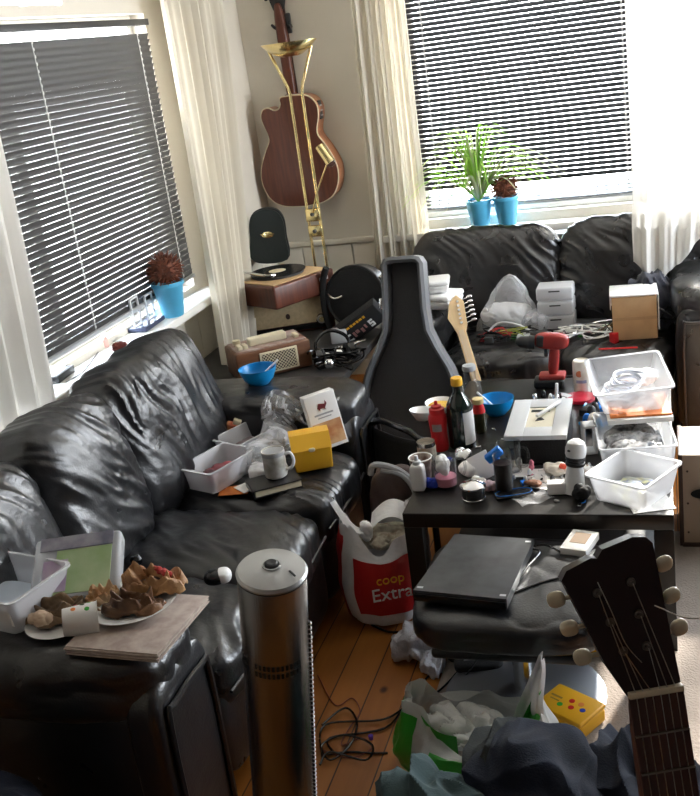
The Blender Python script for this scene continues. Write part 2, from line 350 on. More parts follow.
# tongue-and-groove wainscot under a rail on both walls
def wains(name, axis, pos, a0, a1, sgn, z1=.76):
    mb = MB(); a = a0
    while a < a1-.02:
        b = min(a+.145, a1)
        if axis == 'x': mb.box((pos+sgn*.006, (a+b)/2, (z1+.08)/2), (.014, b-a-.004, z1-.08), bev=.005)
        else: mb.box(((a+b)/2, pos+sgn*.006, (z1+.08)/2), (b-a-.004, .014, z1-.08), bev=.005)
        a = b
    struct(name, mb, PANELM)
wains('trim_1', 'x', XL, .4, 5.28, 1); wains('trim_2', 'y', YB, -2.1, 2.08, -1)
struct('trim_3', MB().box((-1.78, YB-.013, .778), (.66, .03, .03), bev=.006), PANELM)
struct('trim_4', MB().box((XL+.013, 4.8, .778), (.03, .94, .03), bev=.006), PANELM)
struct('baseboard_left', MB().box((XL+.01, 2.4, .045), (.02, 5.7, .09), bev=.004), PANELM)
struct('baseboard_back', MB().box((0, YB-.01, .045), (4.2, .02, .09), bev=.004), PANELM)
struct('baseboard_right', MB().box((XR-.01, 1.9, .045), (.02, 6.5, .09), bev=.004), PANELM)

# ---------------------------------------------------------------- blinds
def lerp(a, b, t): return a+(b-a)*t
def blind(name, label, axis, pos, sgn, a0, a1, z0, z1, tilt, tilt2, m, ladders, railm, topm, loose=0):
    mid = ((a0+a1)/2); L = a1-a0
    t = T(name, label, 'blind', (pos, mid, 0) if axis == 'x' else (mid, pos, 0), (-PI/2 if axis == 'x' else 0) if False else 0)
    def W(along, dep, z): return (sgn*dep, along, z) if axis == 'x' else (along, sgn*dep, z)
    sl = MB(); n = int((z1-z0-.05)/.0245); w = .0255
    for i in range(n):
        z = z0+.022+i*.0245 if i >= loose else z0+.014+i*.020
        tl = lerp(tilt, tilt2, i/n) if i >= loose else math.radians(16)
        ca, sa = math.cos(tl), math.sin(tl); prof = []
        for k in (-1, -.33, .33, 1):
            prof.append((k*w/2*ca - .0022*(1-k*k)*-sa, -k*w/2*sa + .0022*(1-k*k)*ca))
        pr = prof + [(a-.0, b-.0007) for a, b in reversed(prof)]
        vs = []; fs = []; m2 = len(pr)
        for e in (-L/2, L/2):
            for (d, h) in pr: vs.append(W(e, d, z+h))
        for k in range(m2): k2 = (k+1) % m2; fs.append((k, k2, m2+k2, m2+k))
        fs += [tuple(range(m2)), tuple(range(2*m2-1, m2-1, -1))]
        sl._add(vs, fs)
    P('slats', sl, m, t)
    def bx(dep, za, zb, d, b=.003, ext=0): 
        mb = MB(); c = W(0, dep, (za+zb)/2); mb.box(c, (d, L+ext, zb-za) if axis == 'x' else (L+ext, d, zb-za), bev=b); return mb
    P('headrail', bx(0, z1-.026, z1, .032), topm, t)
    P('bottom_rail', bx(0, z0-.004, z0+.011, .024), railm, t)
    for y in ladders:
        lc = MB()
        for d in (-.0145, .0145):
            lc.box(W(y-mid, d, (z0+z1)/2), (.0012, .003, z1-z0-.03) if axis == 'x' else (.003, .0012, z1-z0-.03))
        k = 0
        while z0+.03+k*.0245 < z1-.04:
            lc.box(W(y-mid, .0165, z0+.03+k*.0245), (.0015, .0085, .010) if axis == 'x' else (.0085, .0015, .010)); k += 1
        P('ladder_cord', lc, CORDM, t)
    return t
blind('venetian_blind', 'dark grey venetian blind over the window on the left wall, behind the long leather sofa', 'x', XL+.022, 1, 2.22, 4.185, .885, 2.005, math.radians(-81), math.radians(-67), SLATL, (2.45, 3.27, 4.06), GREYP, BLACK)
blind('venetian_blind', 'black venetian blind with bright gaps on the back wall window, behind the spider plant', 'y', YB-.022, -1, -1.225, -.16, .90, 2.13, math.radians(-60), math.radians(-55), SLATR, (-1.145, -.185), GREYP, BLACK, loose=4)
# ---------------------------------------------------------------- curtains
def curtain(label, fn, m, nu=90, nv=24, name='curtain'):
    mb = MB(); mb.surf(fn, nu, nv); o = P(name, mb, m); md = o.modifiers.new('thickness', 'SOLIDIFY'); md.thickness = .0012
    return tag(o, label, 'curtain')
def lerp(a, b, t): return a+(b-a)*t
def fold(u, k, a, ph=0): return a*math.sin(u*k*2*PI+ph) + a*.45*math.sin(u*k*4.6*PI+1.3+ph)
curtain('bright white curtain at the left edge, hanging over the near end of the left window', lambda u, v: (lerp(-1.935, -1.945, v)+fold(u, 7, .022, v*.6), lerp(1.85, 2.74, u)+.02*math.sin(v*3)-.05*v, lerp(2.05, .76-.02*math.sin(u*9), v)), CURTW)
curtain('cream curtain hanging in the corner between the left window and the hanging guitar', lambda u, v: (lerp(-2.04, -1.93, v)+fold(u, 6, .022, .5), lerp(lerp(4.22, 4.90, u), lerp(3.98, 4.36, u), v**1.3), lerp(2.35, .47, v)), CURT)
curtain('cream curtain at the left side of the back wall blind, behind the upright guitar case', lambda u, v: (lerp(-1.50, -1.20, u)+lerp(.03, -.02, v)*(1-u), 5.195+fold(u, 5, .02, .2), lerp(2.35, .62, v)), CURT)
PATH4 = [(0, 5.15, 2.35), (1.40, 5.15, .95), (1.56, 5.02, .90), (1.84, 4.74, .895), (1.94, 4.64, .85), (2.15, 4.60, .64), (2.3, 4.59, .50)]
def c4(u, v):
    L = 2.20-.34*abs(u-.22)/.78*(1 if u > .22 else 1.3); s_ = v*L
    for a, b in zip(PATH4, PATH4[1:]):
        if s_ <= b[0]: break
    t = (s_-a[0])/(b[0]-a[0]); y = lerp(a[1], b[1], t); z = lerp(a[2], b[2], t); k = max(0, (s_-1.4)/.8)
    x = lerp(-.165, .36, u); x = lerp(x, -.03+x*.75, k); y += fold(u, 5, .020)*(1-.4*k)
    return (x, y-.02*k, z+.012*k*math.sin(u*22))
curtain('white sheer curtain spilling down over the back of the leather sofa at the right', c4, CURTW, 80, 50)
ro = T('curtain_rod', 'white curtain rod at the top left above the left window', 'curtain rod', (-2.03, 0, 2.068))
P('rod', MB().tube([(0, 1.9, 0), (0, 3.40, 0)], .011, 10, smooth=False), WHITE, ro); P('end_cap', MB().sq((0, 3.41, 0), (.03, .03, .03), 2.2, 5), WHITE, ro)
for yy in (1.95, 3.3): P('bracket', MB().box((-.045, yy, 0), (.09, .018, .012), bev=.003), WHITE, ro)

# ---------------------------------------------------------------- sofas (front faces -y in their own frame)
def sofa(name, label, loc, rz, seats, backs, arms, y0, y1, LM, seatz=.45, armz=.62, backz=.84, seed=1, backtilt=.24):
    t = T(name, label, 'sofa', loc, rz); x0 = arms[0][0]; x1 = arms[1][1]
    b = MB(); b.box(((x0+x1)/2, (y0+y1)/2+.04, .17), (x1-x0-.10, y1-y0-.12, .24), bev=.02); P('base', b, LM, t)
    P('back_frame', MB().sq(((x0+x1)/2, y1-.09, .42), (x1-x0-.06, .17, .74), 7, 14, wrinkle(.004, seed, (3, 3, 3))), LM, t)
    for i, (a, c, zz) in enumerate(seats):
        wdt = c-a; d = y1-y0-.26
        P('seat_cushion', MB().sq(((a+c)/2, y0+d/2-.01, zz-.095), (wdt+.012, d+.06, .20), 5.5, 54,
          creases(.0085, seed+i*3, .35+.5*i, 2, 30), lambda q: (q.x, q.y, q.z*(1-.22*(q.x**4+q.y**6)*(1 if q.z > 0 else .2)))), LM, t)
        pp = MB(); zf = zz-.095
        pp.tube([(a+.02, y0-.034, zf-.015), ((a+c)/2, y0-.040, zf-.018), (c-.02, y0-.034, zf-.015)], .005, 6, 5); P('piping', pp, LM, t)
        P('seat_front', MB().sq(((a+c)/2, y0+.02, .20), (wdt, .07, .26), 6, 14, wrinkle(.001, seed+i)), LM, t)
    for i, (a, c, zt, tl) in enumerate(backs):
        wdt = c-a; h = zt-seatz+.10
        P('back_cushion', MB().sq(((a+c)/2, y1-.27, seatz-.05+h/2), (wdt+.02, .27, h), 5, 72,
          creases(.0092, seed+20+i*5, (-.9, -.75, -1.35)[i], 1, 30), lambda q: (q.x*(1-.05*q.z), q.y*(1-.25*(q.x**4)-.15*q.z**4)+.10*q.z*0, q.z), rot=(-backtilt, tl, 0)), LM, t)
    for i, (a, c, az) in enumerate(arms):
        wdt = c-a; cx = (a+c)/2
        side = P('arm', MB().box((cx, (y0+y1)/2, az/2-.06), (wdt-.05, y1-y0-.06, az-.16), bev=.035), LM, t)
        P('arm_pad', MB().sq((cx, (y0+y1)/2+.0, az-.09), (wdt+.015, y1-y0+.03, .20), 4.2, 40, wrinkle(.007, seed+40+i, (8, 5, 6), .1, .3)), LM, t)
        P('arm_front', MB().sq((cx, y0+.03, az/2-.03), (wdt-.02, .10, az-.10), 6, 16, wrinkle(.0015, seed+50+i)), LM, t)
        e = MB(); h = az-.14; e.tube([(cx-wdt/2+.045, y0-.022, .06), (cx-wdt/2+.045, y0-.024, h-.04), (cx-wdt/2+.08, y0-.026, h), (cx+wdt/2-.08, y0-.026, h), (cx+wdt/2-.045, y0-.024, h-.04), (cx+wdt/2-.045, y0-.022, .06)], .007, 6, 4)
        P('piping', e, LM, side)
    for sx in (x0+.1, x1-.1):
        for sy in (y0+.08, y1-.08): P('foot', MB().lathe([(.022, 0), (.026, .05), (.028, .07)], 12, (sx, sy, 0)), BLACK, t)
    return t
sofa('leather_sofa', 'long black leather sofa under the left window, cluttered with plates, tubs and wrappers', (-1.52, 2.55, 0), PI/2,
     [(-.66, -.26, .44), (-.26, .17, .45), (.17, .64, .455)], [(-.92, -.38, .83, .03), (-.38, .06, .86, .05), (.05, .72, .87, -.02)],
     [(-.96, -.66, .62), (.64, .95, .62)], -.42, .47, LEATHER)
sofa('leather_sofa', 'black leather sofa against the back wall, seat strewn with cables and a cardboard box', (-.42, 4.7, 0), 0,
     [(-.57, -.06, .43), (-.06, .42, .43)], [(-.80, -.08, .825, 0), (-.08, .72, .83, 0)],
     [(-.84, -.57, .60), (.42, .82, .67)], -.45, .42, LEATHER2, seatz=.43, seed=71)

# ---------------------------------------------------------------- tables
tb = T('coffee_table', 'black-brown square-legged coffee table heaped with bottles, cups and tubs', 'table', (-.40, 3.24, 0))
P('tabletop', MB().box((0, 0, .426), (.78, 1.18, .048), bev=.003), LACK, tb)
for sx in (-1, 1):
    for sy in (-1, 1): P('leg', MB().box((sx*.362, sy*.562, .2), (.055, .055, .402), bev=.002), LACK, tb)
P('shelf', MB().box((0, .1, .12), (.67, .8, .02), bev=.002), LACK, tb)
sd = T('side_table', 'low dusty black corner table carrying the old radios and headphones', 'table', (-1.705, 4.13, 0))
P('tabletop', MB().box((0, 0, .482), (.79, 1.10, .036), bev=.004), SIDET, sd)
for sx in (-1, 1):
    for sy in (-1, 1): P('leg', MB().box((sx*.36, sy*.51, .232), (.05, .05, .464), bev=.003), LACK, sd)
# rug, footstool
tag(P('rug', MB().box((.33, 2.62, .004), (2.02, 1.55, .008), bev=.003), RUGM), 'pale beige rug lying on the pine boards under the coffee table', 'rug')
fs = T('footstool', 'round-based black leather footstool pushed under the front of the coffee table', 'footstool', (-.425, 2.40, .008))
P('cushion', MB().sq((0, -.005, .335), (.52, .49, .115), 4.5, 40, wrinkle(.006, 91, (6, 6, 6))), LEATHER, fs)
sk = P('seat_shell', MB().box((0, 0, .265), (.40, .42, .03), bev=.012), BLACK, fs)
P('pole', MB().lathe([(.026, .02), (.026, .25), (.05, .255)], 20), CHROME, fs)
P('disc_base', MB().lathe([(.225, 0), (.225, .006), (.20, .014), (.08, .024), (.035, .035)], 48), mat('satin_grey_disc', (.23, .24, .26), .35, metal=.7), fs)
# chipboard cabinet at the right edge
cb = T('storage_crate', 'beige chipboard crate with a dark oval hand hole at the right edge', 'crate', (.29, 3.42, 0))
P('body', MB().box((0, 0, .176), (.545, .26, .345), bev=.004), BEIGE, cb)
P('edge_strip', MB().box((-.277, 0, .176), (.014, .266, .35), bev=.002), DBROWN, cb)
P('base_strip', MB().box((0, -.134, .010), (.55, .012, .02), bev=.002), DBROWN, cb)
P('hand_hole', MB().lathe([(.0, 0), (.032, 0), (.034, .004), (.026, .006)], 24, M=TM((-.20, -.136, .21), (PI/2, 0, 0), (1.35, .55, 1))), BLACKM, cb)
for z in (.06, .17, .29): P('screw', MB().lathe([(.004, 0), (.003, .003)], 10, M=TM((-.255, -.131, z), (PI/2, 0, 0))), DBROWN, cb)

# ================================================================ music corner
def frame(origin, zdir, ydir):
    z = Vector(zdir).normalized(); y = Vector(ydir); y = (y - z*y.dot(z)).normalized(); x = y.cross(z)
    return Matrix((x, y, z)).transposed().to_euler()
def outline(prof, n=60):
    P_ = catmull([(w, z, 0) for z, w in prof], 8); return [(p.x, p.y) for p in P_]
def gbody(cut=False, s=1.0):
    R = [(0, -.01), (.10, .0), (.165, .035), (.198, .105), (.196, .18), (.158, .262), (.128, .31), (.128, .345), (.145, .40), (.143, .452), (.105, .492), (.04, .503), (0, .503)]
    Lp = list(R)
    if cut: Lp = R[:8]+[(.140, .385), (.148, .425), (.135, .455), (.105, .462), (.075, .448), (.05, .452), (.036, .475), (.034, .50), (0, .503)]
    right = [(p.x, p.y) for p in catmull([(a, b, 0) for a, b in R], 5)]; left = [(-p.x, p.y) for p in catmull([(a, b, 0) for a, b in Lp], 5)]
    return [(x*s, y*s) for x, y in right[:-1]+list(reversed(left))[0:-1]]
def edge_tube(poly, y, r): return [(x, y, z) for x, z in poly]
FZ = Matrix(((1,0,0,0),(0,0,1,0),(0,1,0,0),(0,0,0,1)))   # (x,y,z)->(x,z,y): outlines drawn upright
# acoustic guitar hanging with its back to the room
g = T('acoustic_guitar', 'dark mahogany acoustic guitar hung on the corner wall, its back facing the room', 'guitar', (-1.862, 5.225, 1.015), (0, math.radians(-1.0), 0)); g.scale = (1.08, 1, 1.12)
body = gbody(True, 1.0)
P('sides', MB().prism(body, -.055, .055, FZ), GUITSIDE, g)
bk = P('back', MB().prism([(x*.985, z*.985+.002) for x, z in body], -.060, -.0545, FZ), MAHOG, g)
P('binding', MB().tube([(x, -.057, z) for x, z in body], .0028, 6, 1, closed=True, smooth=False), CREAM, g)
P('neck', MB().sq((0, .03, .68), (.052, .042, .46), 3.5, 10), MAHOG, g)
P('heel', MB().sq((0, -.015, .475), (.055, .075, .07), 3, 8), MAHOG, g)
P('fretboard', MB().box((0, .054, .66), (.052, .008, .48)), ROSEW, g)
P('headstock', MB().prism([(-.026, .88), (.026, .88), (.038, .92), (.040, 1.05), (.012, 1.06), (-.012, 1.06), (-.040, 1.05), (-.038, .92)], .035, .05, FZ), BLACK, g)
for i in range(3):
    for sx in (-1, 1): P('tuner', MB().box((sx*.030, .028, .935+i*.035), (.018, .016, .016), bev=.003).sq((sx*.052, .030, .935+i*.035), (.018, .010, .020), 3, 5), BLACKG, g)
pk = P('pickup_panel', MB().box((.1405, -.005, .42), (.012, .05, .085), bev=.003), BLACK, g)
for i in range(3): P('slider', MB().box((.148, -.005, .395+i*.022), (.005, .03, .006), bev=.001), GREYP, pk)
hk = T('guitar_hanger', 'black wall hanger holding the acoustic guitar by its headstock', 'hanger', (-1.865, 5.285, 1.93))
P('plate', MB().box((0, 0, 0), (.07, .02, .10), bev=.006), BLACK, hk); P('fork', MB().tube([(-.045, -.07, .0), (-.04, -.02, -.02), (0, 0, -.02), (.04, -.02, -.02), (.045, -.07, .0)], .007, 8), BLACKM, hk)

# brass floor lamp, uplighter bowl plus reading spot
lp = T('floor_lamp', 'polished brass floor lamp with an uplighter bowl and a small reading spot', 'lamp', (-1.688, 4.80, 0))
P('base', MB().lathe([(.14, 0), (.14, .014), (.12, .024), (.03, .03), (.02, .05)], 40), BRASS, lp)
for s_ in (-1, 1):
    P('pole', MB().tube([(s_*.031, 0, .03), (s_*.031, 0, 1.60), (s_*.036, 0, 1.63), (s_*.108, 0, 1.808)], .0072, 10, smooth=False), BRASS, lp)
br = P('bracket', MB().box((0, -.006, 1.015), (.074, .028, .062), bev=.004).box((.002, -.006, .935), (.074, .026, .055), bev=.004), BRASS, lp)
for zz in (1.02, .935): P('knob', MB().lathe([(.008, 0), (.010, .008), (.006, .014)], 14, M=TM((0, -.018, zz), (PI/2, 0, 0))), DGREY, br)
P('bowl', MB().lathe([(.0, -.030), (.03, -.030), (.055, -.026), (.10, .0), (.133, .032), (.135, .036), (.128, .032), (.096, .006), (.05, -.018), (.0, -.022)], 48, (0, 0, 1.80)), BRASS, lp)
P('arm', MB().tube([(.0, -.02, 1.02), (.035, -.05, 1.09), (.062, -.07, 1.14), (.135, -.10, 1.262)], .004, 8), BRASS, lp)
sp_ = P('spot_shade', MB().lathe([(.010, .062), (.020, .058), (.022, .04), (.023, -.015), (.026, -.036), (.024, -.036), (.021, -.012), (.016, .05)], 28, M=TM((.140, -.10, 1.305), (0, -.50, .1))), BRASS, lp)
P('bulb', MB().lathe([(0, -.060), (.016, -.056), (.024, -.044), (.026, -.032), (.014, -.01), (.008, .02)], 20, M=TM((.140, -.10, 1.305), (0, -.50, .1))), GLASS, sp_)

# radio gramophone cabinet, suitcase record player on it
rg = T('radio_cabinet', 'old mahogany radio cabinet with beige speaker cloth, under the record player', 'radio', (-1.815, 4.58, .50), .36)
P('cabinet', MB().box((0, 0, .088), (.44, .24, .176), bev=.012), MAHOG, rg)
P('speaker_cloth', MB().box((-.01, -.119, .105), (.36, .006, .125), bev=.002), GRILLE, rg)
P('emblem', MB().lathe([(0, 0), (.011, 0), (.010, .003)], 18, M=TM((-.005, -.122, .088), (PI/2, 0, 0), (1, 1.3, 1))), DBROWN, rg)
P('dial_panel', MB().box((.0, -.119, .026), (.40, .008, .028), bev=.002), BLACKG, rg)
kb = P('tuning_knob', MB().lathe([(.026, 0), (.027, .008), (.022, .013), (.021, .018)], 24, M=TM((.155, -.121, .055), (PI/2, 0, 0))), CHROME, rg)
P('knob_cap', MB().lathe([(.014, 0), (.013, .004)], 20, M=TM((.155, -.139, .055), (PI/2, 0, 0))), BRASS, kb)
rpz = .79
rp_ = T('record_player', 'brown suitcase record player with a black disc, standing on the radio cabinet', 'record player', (-1.812, 4.51, .678), 1.06)
P('case', MB().box((0, 0, .055), (.385, .38, .108), bev=.010), MAHOG, rp_)
P('deck', MB().box((0, 0, .111), (.35, .34, .006), bev=.002), CARD, rp_)
P('feet', MB().box((-.12, 0, .0), (.03, .25, .006)).box((.12, 0, .0), (.03, .25, .006)), BLACK, rp_)
pl = P('platter', MB().lathe([(.128, .0), (.13, .010), (.125, .014), (0, .014)], 48, (-.0, 0, .114)), DGREY, rp_)
rc = ONE('vinyl_record', 'black vinyl record lying on the suitcase turntable', 'record', MB().lathe([(.138, 0), (.138, .0022), (.045, .0024), (.0, .0024)], 56), VINYL, (-1.812, 4.51, .8065))
rl = P('record_label', MB().lathe([(.042, .0024), (.042, .0030), (.006, .0032)], 32), CREAM, rc)
ta = P('tonearm', MB().tube([(-.150, .14, .15), (-.150, .06, .155), (-.12, -.05, .14), (-.075, -.07, .133)], .006, 8), CHROME, rp_)
P('arm_post', MB().lathe([(.024, 0), (.024, .02), (.013, .025), (.013, .045)], 20, (-.150, .14, .112)), BLACK, rp_)
P('badge', MB().box((.12, -.1915, .075), (.055, .003, .015)), LGREY, rp_)
P('counterweight', MB().lathe([(.020, 0), (.021, .01), (.021, .03), (.016, .035)], 20, M=TM((-.150, .175, .155), (1.2, 0, 0))), WHITE, rp_)
# small instrument case with brass clasp on the deck
vc = T('instrument_case', 'small dark green-black instrument case with brass clasp leaning in the corner', 'case', (-1.985, 4.88, .792), (.0, .06, .25))
pol = [(-.085, 0), (.085, 0), (.09, .12), (.085, .20), (.06, .245), (.02, .262), (-.02, .262), (-.06, .245), (-.085, .20), (-.09, .12)]
pol = [(p.x, p.y) for p in catmull([(a, b, 0) for a, b in pol], 5, True)]
P('shell', MB().prism(pol, -.045, .045, FZ), mat('dark_green_case', (.012, .018, .016), .5, bump=.2, bs=120), vc)
P('rim', MB().tube([(x, -.02, z) for x, z in pol], .006, 6, 1, closed=True, smooth=False), BLACK, vc)
P('clasp', MB().lathe([(.028, 0), (.026, .005), (.01, .010)], 24, M=TM((0, -.046, .135), (PI/2, 0, 0), (1.15, .62, 1))).tube([(-.035, -.05, .14), (0, -.055, .128), (.035, -.05, .14)], .004, 6), BRASS, vc)

# portable table radio with cream keys
ra = T('table_radio', 'portable wooden radio with cream keys and lattice grille beside the blue bowl', 'radio', (-1.685, 3.935, .50), .645)
P('cabinet', MB().box((0, 0, .062), (.335, .20, .124), bev=.010), WALNUT, ra)
P('top_panel', MB().box((0, 0, .1255), (.31, .18, .006), bev=.002), mat('mottled_top', (.25, .12, .09), .4, col2=(.45, .38, .34), vs=18), ra)
P('carry_handle', MB().box((.0, -.015, .145), (.17, .05, .034), bev=.008), CREAM, ra)
for x in (-.13, -.105, .125): P('push_button', MB().box((x, -.03, .135), (.02, .05, .018), bev=.004), CREAM, ra)
P('dial_knob', MB().lathe([(.018, 0), (.017, .02), (0, .022)], 18, (-.12, .05, .127)), CREAM, ra)
gf = P('grille_frame', MB().box((.02, -.1015, .062), (.17, .008, .095), bev=.004), CREAM, ra)
P('grille_cloth', MB().box((.02, -.1058, .062), (.15, .002, .077)), DBROWN, gf)
lt = MB()
for i in range(-7, 13):
    for sg in (-1, 1):
        a = []
        for zz in (-.0385, .0385):
            a.append((i*.015-.037+sg*zz, zz))
        (xa, za), (xb, zb) = a
        if max(xa, xb) < -.075 or min(xa, xb) > .075: continue
        def clip(xa, za, xb, zb):
            def f(x, z, x2, z2):
                if x < -.075: t = (-.075-x)/(x2-x); return (-.075, z+(z2-z)*t)
                if x > .075: t = (.075-x)/(x2-x); return (.075, z+(z2-z)*t)
                return (x, z)
            return f(xa, za, xb, zb)+f(xb, zb, xa, za)
        q = clip(xa, za, xb, zb)
        lt.tube([(.02+q[0], -.108, .062+q[1]), (.02+q[2], -.108, .062+q[3])], .0013, 5, smooth=False)
P('lattice', lt, CREAM, gf)
ONE('sheet_of_paper', 'white sheet of paper lying by the headphones on the corner table', 'paper', MB().box((0, 0, .001), (.15, .12, .0015)), PAPER, (-1.46, 4.13, .50), .5)
# headphones and cables
hp = T('headphones', 'tangled glossy black headphones behind the arm of the long sofa', 'headphones', (-1.395, 3.98, .50), .6)
P('headband', MB().tube([(-.075, 0, .03), (-.07, .03, .10), (0, .05, .135), (.07, .03, .10), (.075, 0, .03)], .008, 8), BLACKG, hp)
for s_ in (-1, 1):
    c_ = P('ear_cup', MB().lathe([(.036, -.012), (.040, 0), (.038, .016), (.02, .024), (0, .026)], 24, M=TM((s_*.072, 0, .042), (0, s_*PI/2, 0))), BLACKG, hp)
    P('cushion', MB().tube([(s_*.056, math.cos(a)*.028, .042+math.sin(a)*.028) for a in [i*PI/4 for i in range(8)]], .010, 8, 3, closed=True), BLACKM, c_)
random.seed(5)
def tangle(n, rx, ry, z, seed, lift=.0):
    r = random.Random(seed); return [(r.uniform(-rx, rx), r.uniform(-ry, ry), z+r.uniform(0, lift)) for _ in range(n)]
ONE('audio_cable', 'black looped audio cable heaped round the headphones', 'cable', MB().tube(tangle(16, .12, .10, .006, 3, .03), .004, 6), BLACKG, (-1.38, 3.93, .50))
ONE('audio_cable', 'grey and black leads tangled over the headphones', 'cable', MB().tube(tangle(22, .13, .09, .01, 8, .07), .0045, 6), BLACKG, (-1.385, 3.96, .50))
ONE('audio_plug', 'silver jack adapter lying on the black cable loops', 'plug', MB().tube([(0, 0, 0), (.05, .01, .01)], .008, 10, smooth=False).tube([(.05, .01, .01), (.08, .015, .015)], .004, 8, smooth=False), CHROME, (-1.36, 4.07, .545), .3)
mc = T('desk_microphone', 'small silver and black microphone head among the headphone cables', 'microphone', (-1.44, 3.885, .515), (1.2, 0, .9))
P('grip', MB().lathe([(.012, 0), (.016, .07)], 16), BLACKG, mc); P('mesh_head', MB().sq((0, 0, .09), (.04, .04, .045), 2.2, 8), CHROME, mc)
# round drum-like black case with ring
dr = T('practice_drum', 'round black drum with a rim and clamp, standing on edge behind the lettered box', 'drum', (-1.42, 4.52, .655), (PI/2-.12, 0, -.15))
P('shell', MB().lathe([(.145, -.05), (.15, -.045), (.15, .035), (.145, .04)], 48), BLACK, dr); P('drum_head', MB().lathe([(0, .042), (.135, .043), (.14, .041)], 48), BLACKM, dr)
P('hoop', MB().tube([(math.cos(i*PI/12)*.15, math.sin(i*PI/12)*.15, .042) for i in range(24)], .006, 8, 2, closed=True), BLACK, dr)
for a in (2.7, .6, -1.6): P('lug', MB().box((math.cos(a)*.155, math.sin(a)*.155, .01), (.02, .02, .05), rot=(0, 0, a), bev=.004), CHROME, dr)
P('clamp', MB().tube([(-.14, .02, .05), (-.10, .0, .065), (-.06, .01, .06)], .006, 8), CHROME, dr)
ct = T('curved_stand', 'black curved stand bracket left of the round drum', 'stand', (-1.585, 4.50, .50), 0)
P('upright', MB().tube([(0, 0, 0), (-.012, 0, .12), (.0, 0, .24), (.03, -.01, .31)], .016, 8), BLACKM, ct)
# the tilted black box with worn white and yellow lettering
lb = T('lettered_box', 'black box with large white and small yellow lettering tilted against the drum', 'box', (-1.375, 4.335, .575), (.30, -.55, .06))
P('carton', MB().box((0, 0, 0), (.24, .07, .10), bev=.004), BLACKM, lb)
def bars(L_, z, h): 
    mb = MB()
    for x, w_, dz, hh in L_: mb.box((x, -.0355, z+dz), (w_, .0015, hh*h))
    return mb
P('white_lettering', bars([(-.085, .008, 0, 1), (-.072, .022, .014, .25), (-.072, .022, -.014, .25), (.055, .024, .014, .25), (.055, .024, 0, .22), (.055, .024, -.014, .25), (.048, .008, .008, .4), (.064, .008, -.008, .4)], -.018, .038), WHITE, lb)
P('pink_lettering', bars([(-.045, .012, 0, .8), (-.025, .018, .006, .5), (.0, .014, -.004, .7), (.022, .010, .004, .6)], -.018, .034), mat('dusty_pink_print', (.35, .17, .16), .5), lb)
P('yellow_lettering', bars([(-.05, .016, 0, .8), (-.03, .012, 0, 1), (-.012, .014, 0, .8), (.006, .010, 0, 1), (.024, .016, 0, .8), (.044, .012, 0, 1)], .028, .012), YELLOW, lb)
ONE('grey_foam_block', 'small grey block under the tilted lettered box', 'block', MB().box((0, 0, .032), (.075, .06, .064), rot=None, bev=.006), GREYP, (-1.47, 4.29, .50), .2)

# open guitar case shell standing upright
gc = T('guitar_case', 'open charcoal guitar case half standing upright between the side table and sofa', 'guitar case', (-1.068, 3.915, .0), (-.20, math.radians(.6), .02))
def case_out(o=0, inner=False):
    pr = [(.0, .12), (.012, .19), (.06, .225), (.20, .235), (.38, .215), (.47, .185), (.56, .135), (.63, .104), (.72, .094), (.91, .090), (.935, .075), (.942, .055)]
    right = [(w-o, max(min(z, .942-o), o)) for z, w in pr]; return right + [(-x, z) for x, z in reversed(right)]
co, ci = case_out(), case_out(.026)
P('back_shell', MB().prism(co, -.006, .006, FZ), CASEM, gc)
m = MB(); n = len(co); vs = []; fs_ = []
for (ox, oz), (ix, iz) in zip(co, ci): vs += [(ox, .0, oz), (ox, -.085, oz), ((ox+ix)/2, -.095, (oz+iz)/2), (ix, -.085, iz), (ix+(0), -.005, iz)]
for i in range(n):
    j = (i+1) % n
    for k in range(4): fs_.append((i*5+k, i*5+k+1, j*5+k+1, j*5+k))
m._add(vs, fs_); P('rim_wall', m, CASER, gc)
P('lining', MB().prism([(x, z) for x, z in case_out(.03)], -.012, -.0065, FZ), CASEM, gc)
for zz in (.3, .75): P('latch', MB().box((-(.2 if zz < .5 else .1), -.07, zz), (.014, .03, .045), bev=.003), CHROME, gc)

# electric guitar leaning on the back sofa
eb = Vector((-.70, 3.925, .012)); et = Vector((-.935, 4.36, .622)); L_ = (et-eb).length
eg = T('electric_guitar', 'electric guitar with bare maple neck leaning on the front of the back sofa', 'guitar', eb, frame(eb, et-eb, (-.25, .95, -.2)))
sc = L_/.80
bd = [(p.x*sc, p.y*sc) for p in catmull([(0, 0, 0), (.10, .01, 0), (.14, .07, 0), (.115, .16, 0), (.10, .21, 0), (.125, .28, 0), (.09, .30, 0), (.04, .255, 0), (-.04, .255, 0), (-.10, .33, 0), (-.125, .29, 0), (-.10, .21, 0), (-.12, .15, 0), (-.145, .07, 0), (-.10, .01, 0)], 5, True)]
P('body', MB().prism(bd, -.018, .018, FZ), mat('sunburst_body', (.30, .07, .02), .25, coat=.6), eg)
P('neck', MB().sq((0, -.012, .46*sc), (.042, .026, .46*sc), 4, 12), MAPLE, eg); P('fretboard', MB().box((0, -.026, .46*sc), (.040, .005, .44*sc), bev=.001), MAPLE, eg)
hd = [(-.022, .66), (.022, .66), (.036, .69), (.050, .80), (.024, .84), (-.016, .81), (-.042, .74), (-.030, .70)]
P('headstock', MB().prism([(x*sc, z*sc) for x, z in hd], -.024, -.010, FZ), MAPLE, eg)
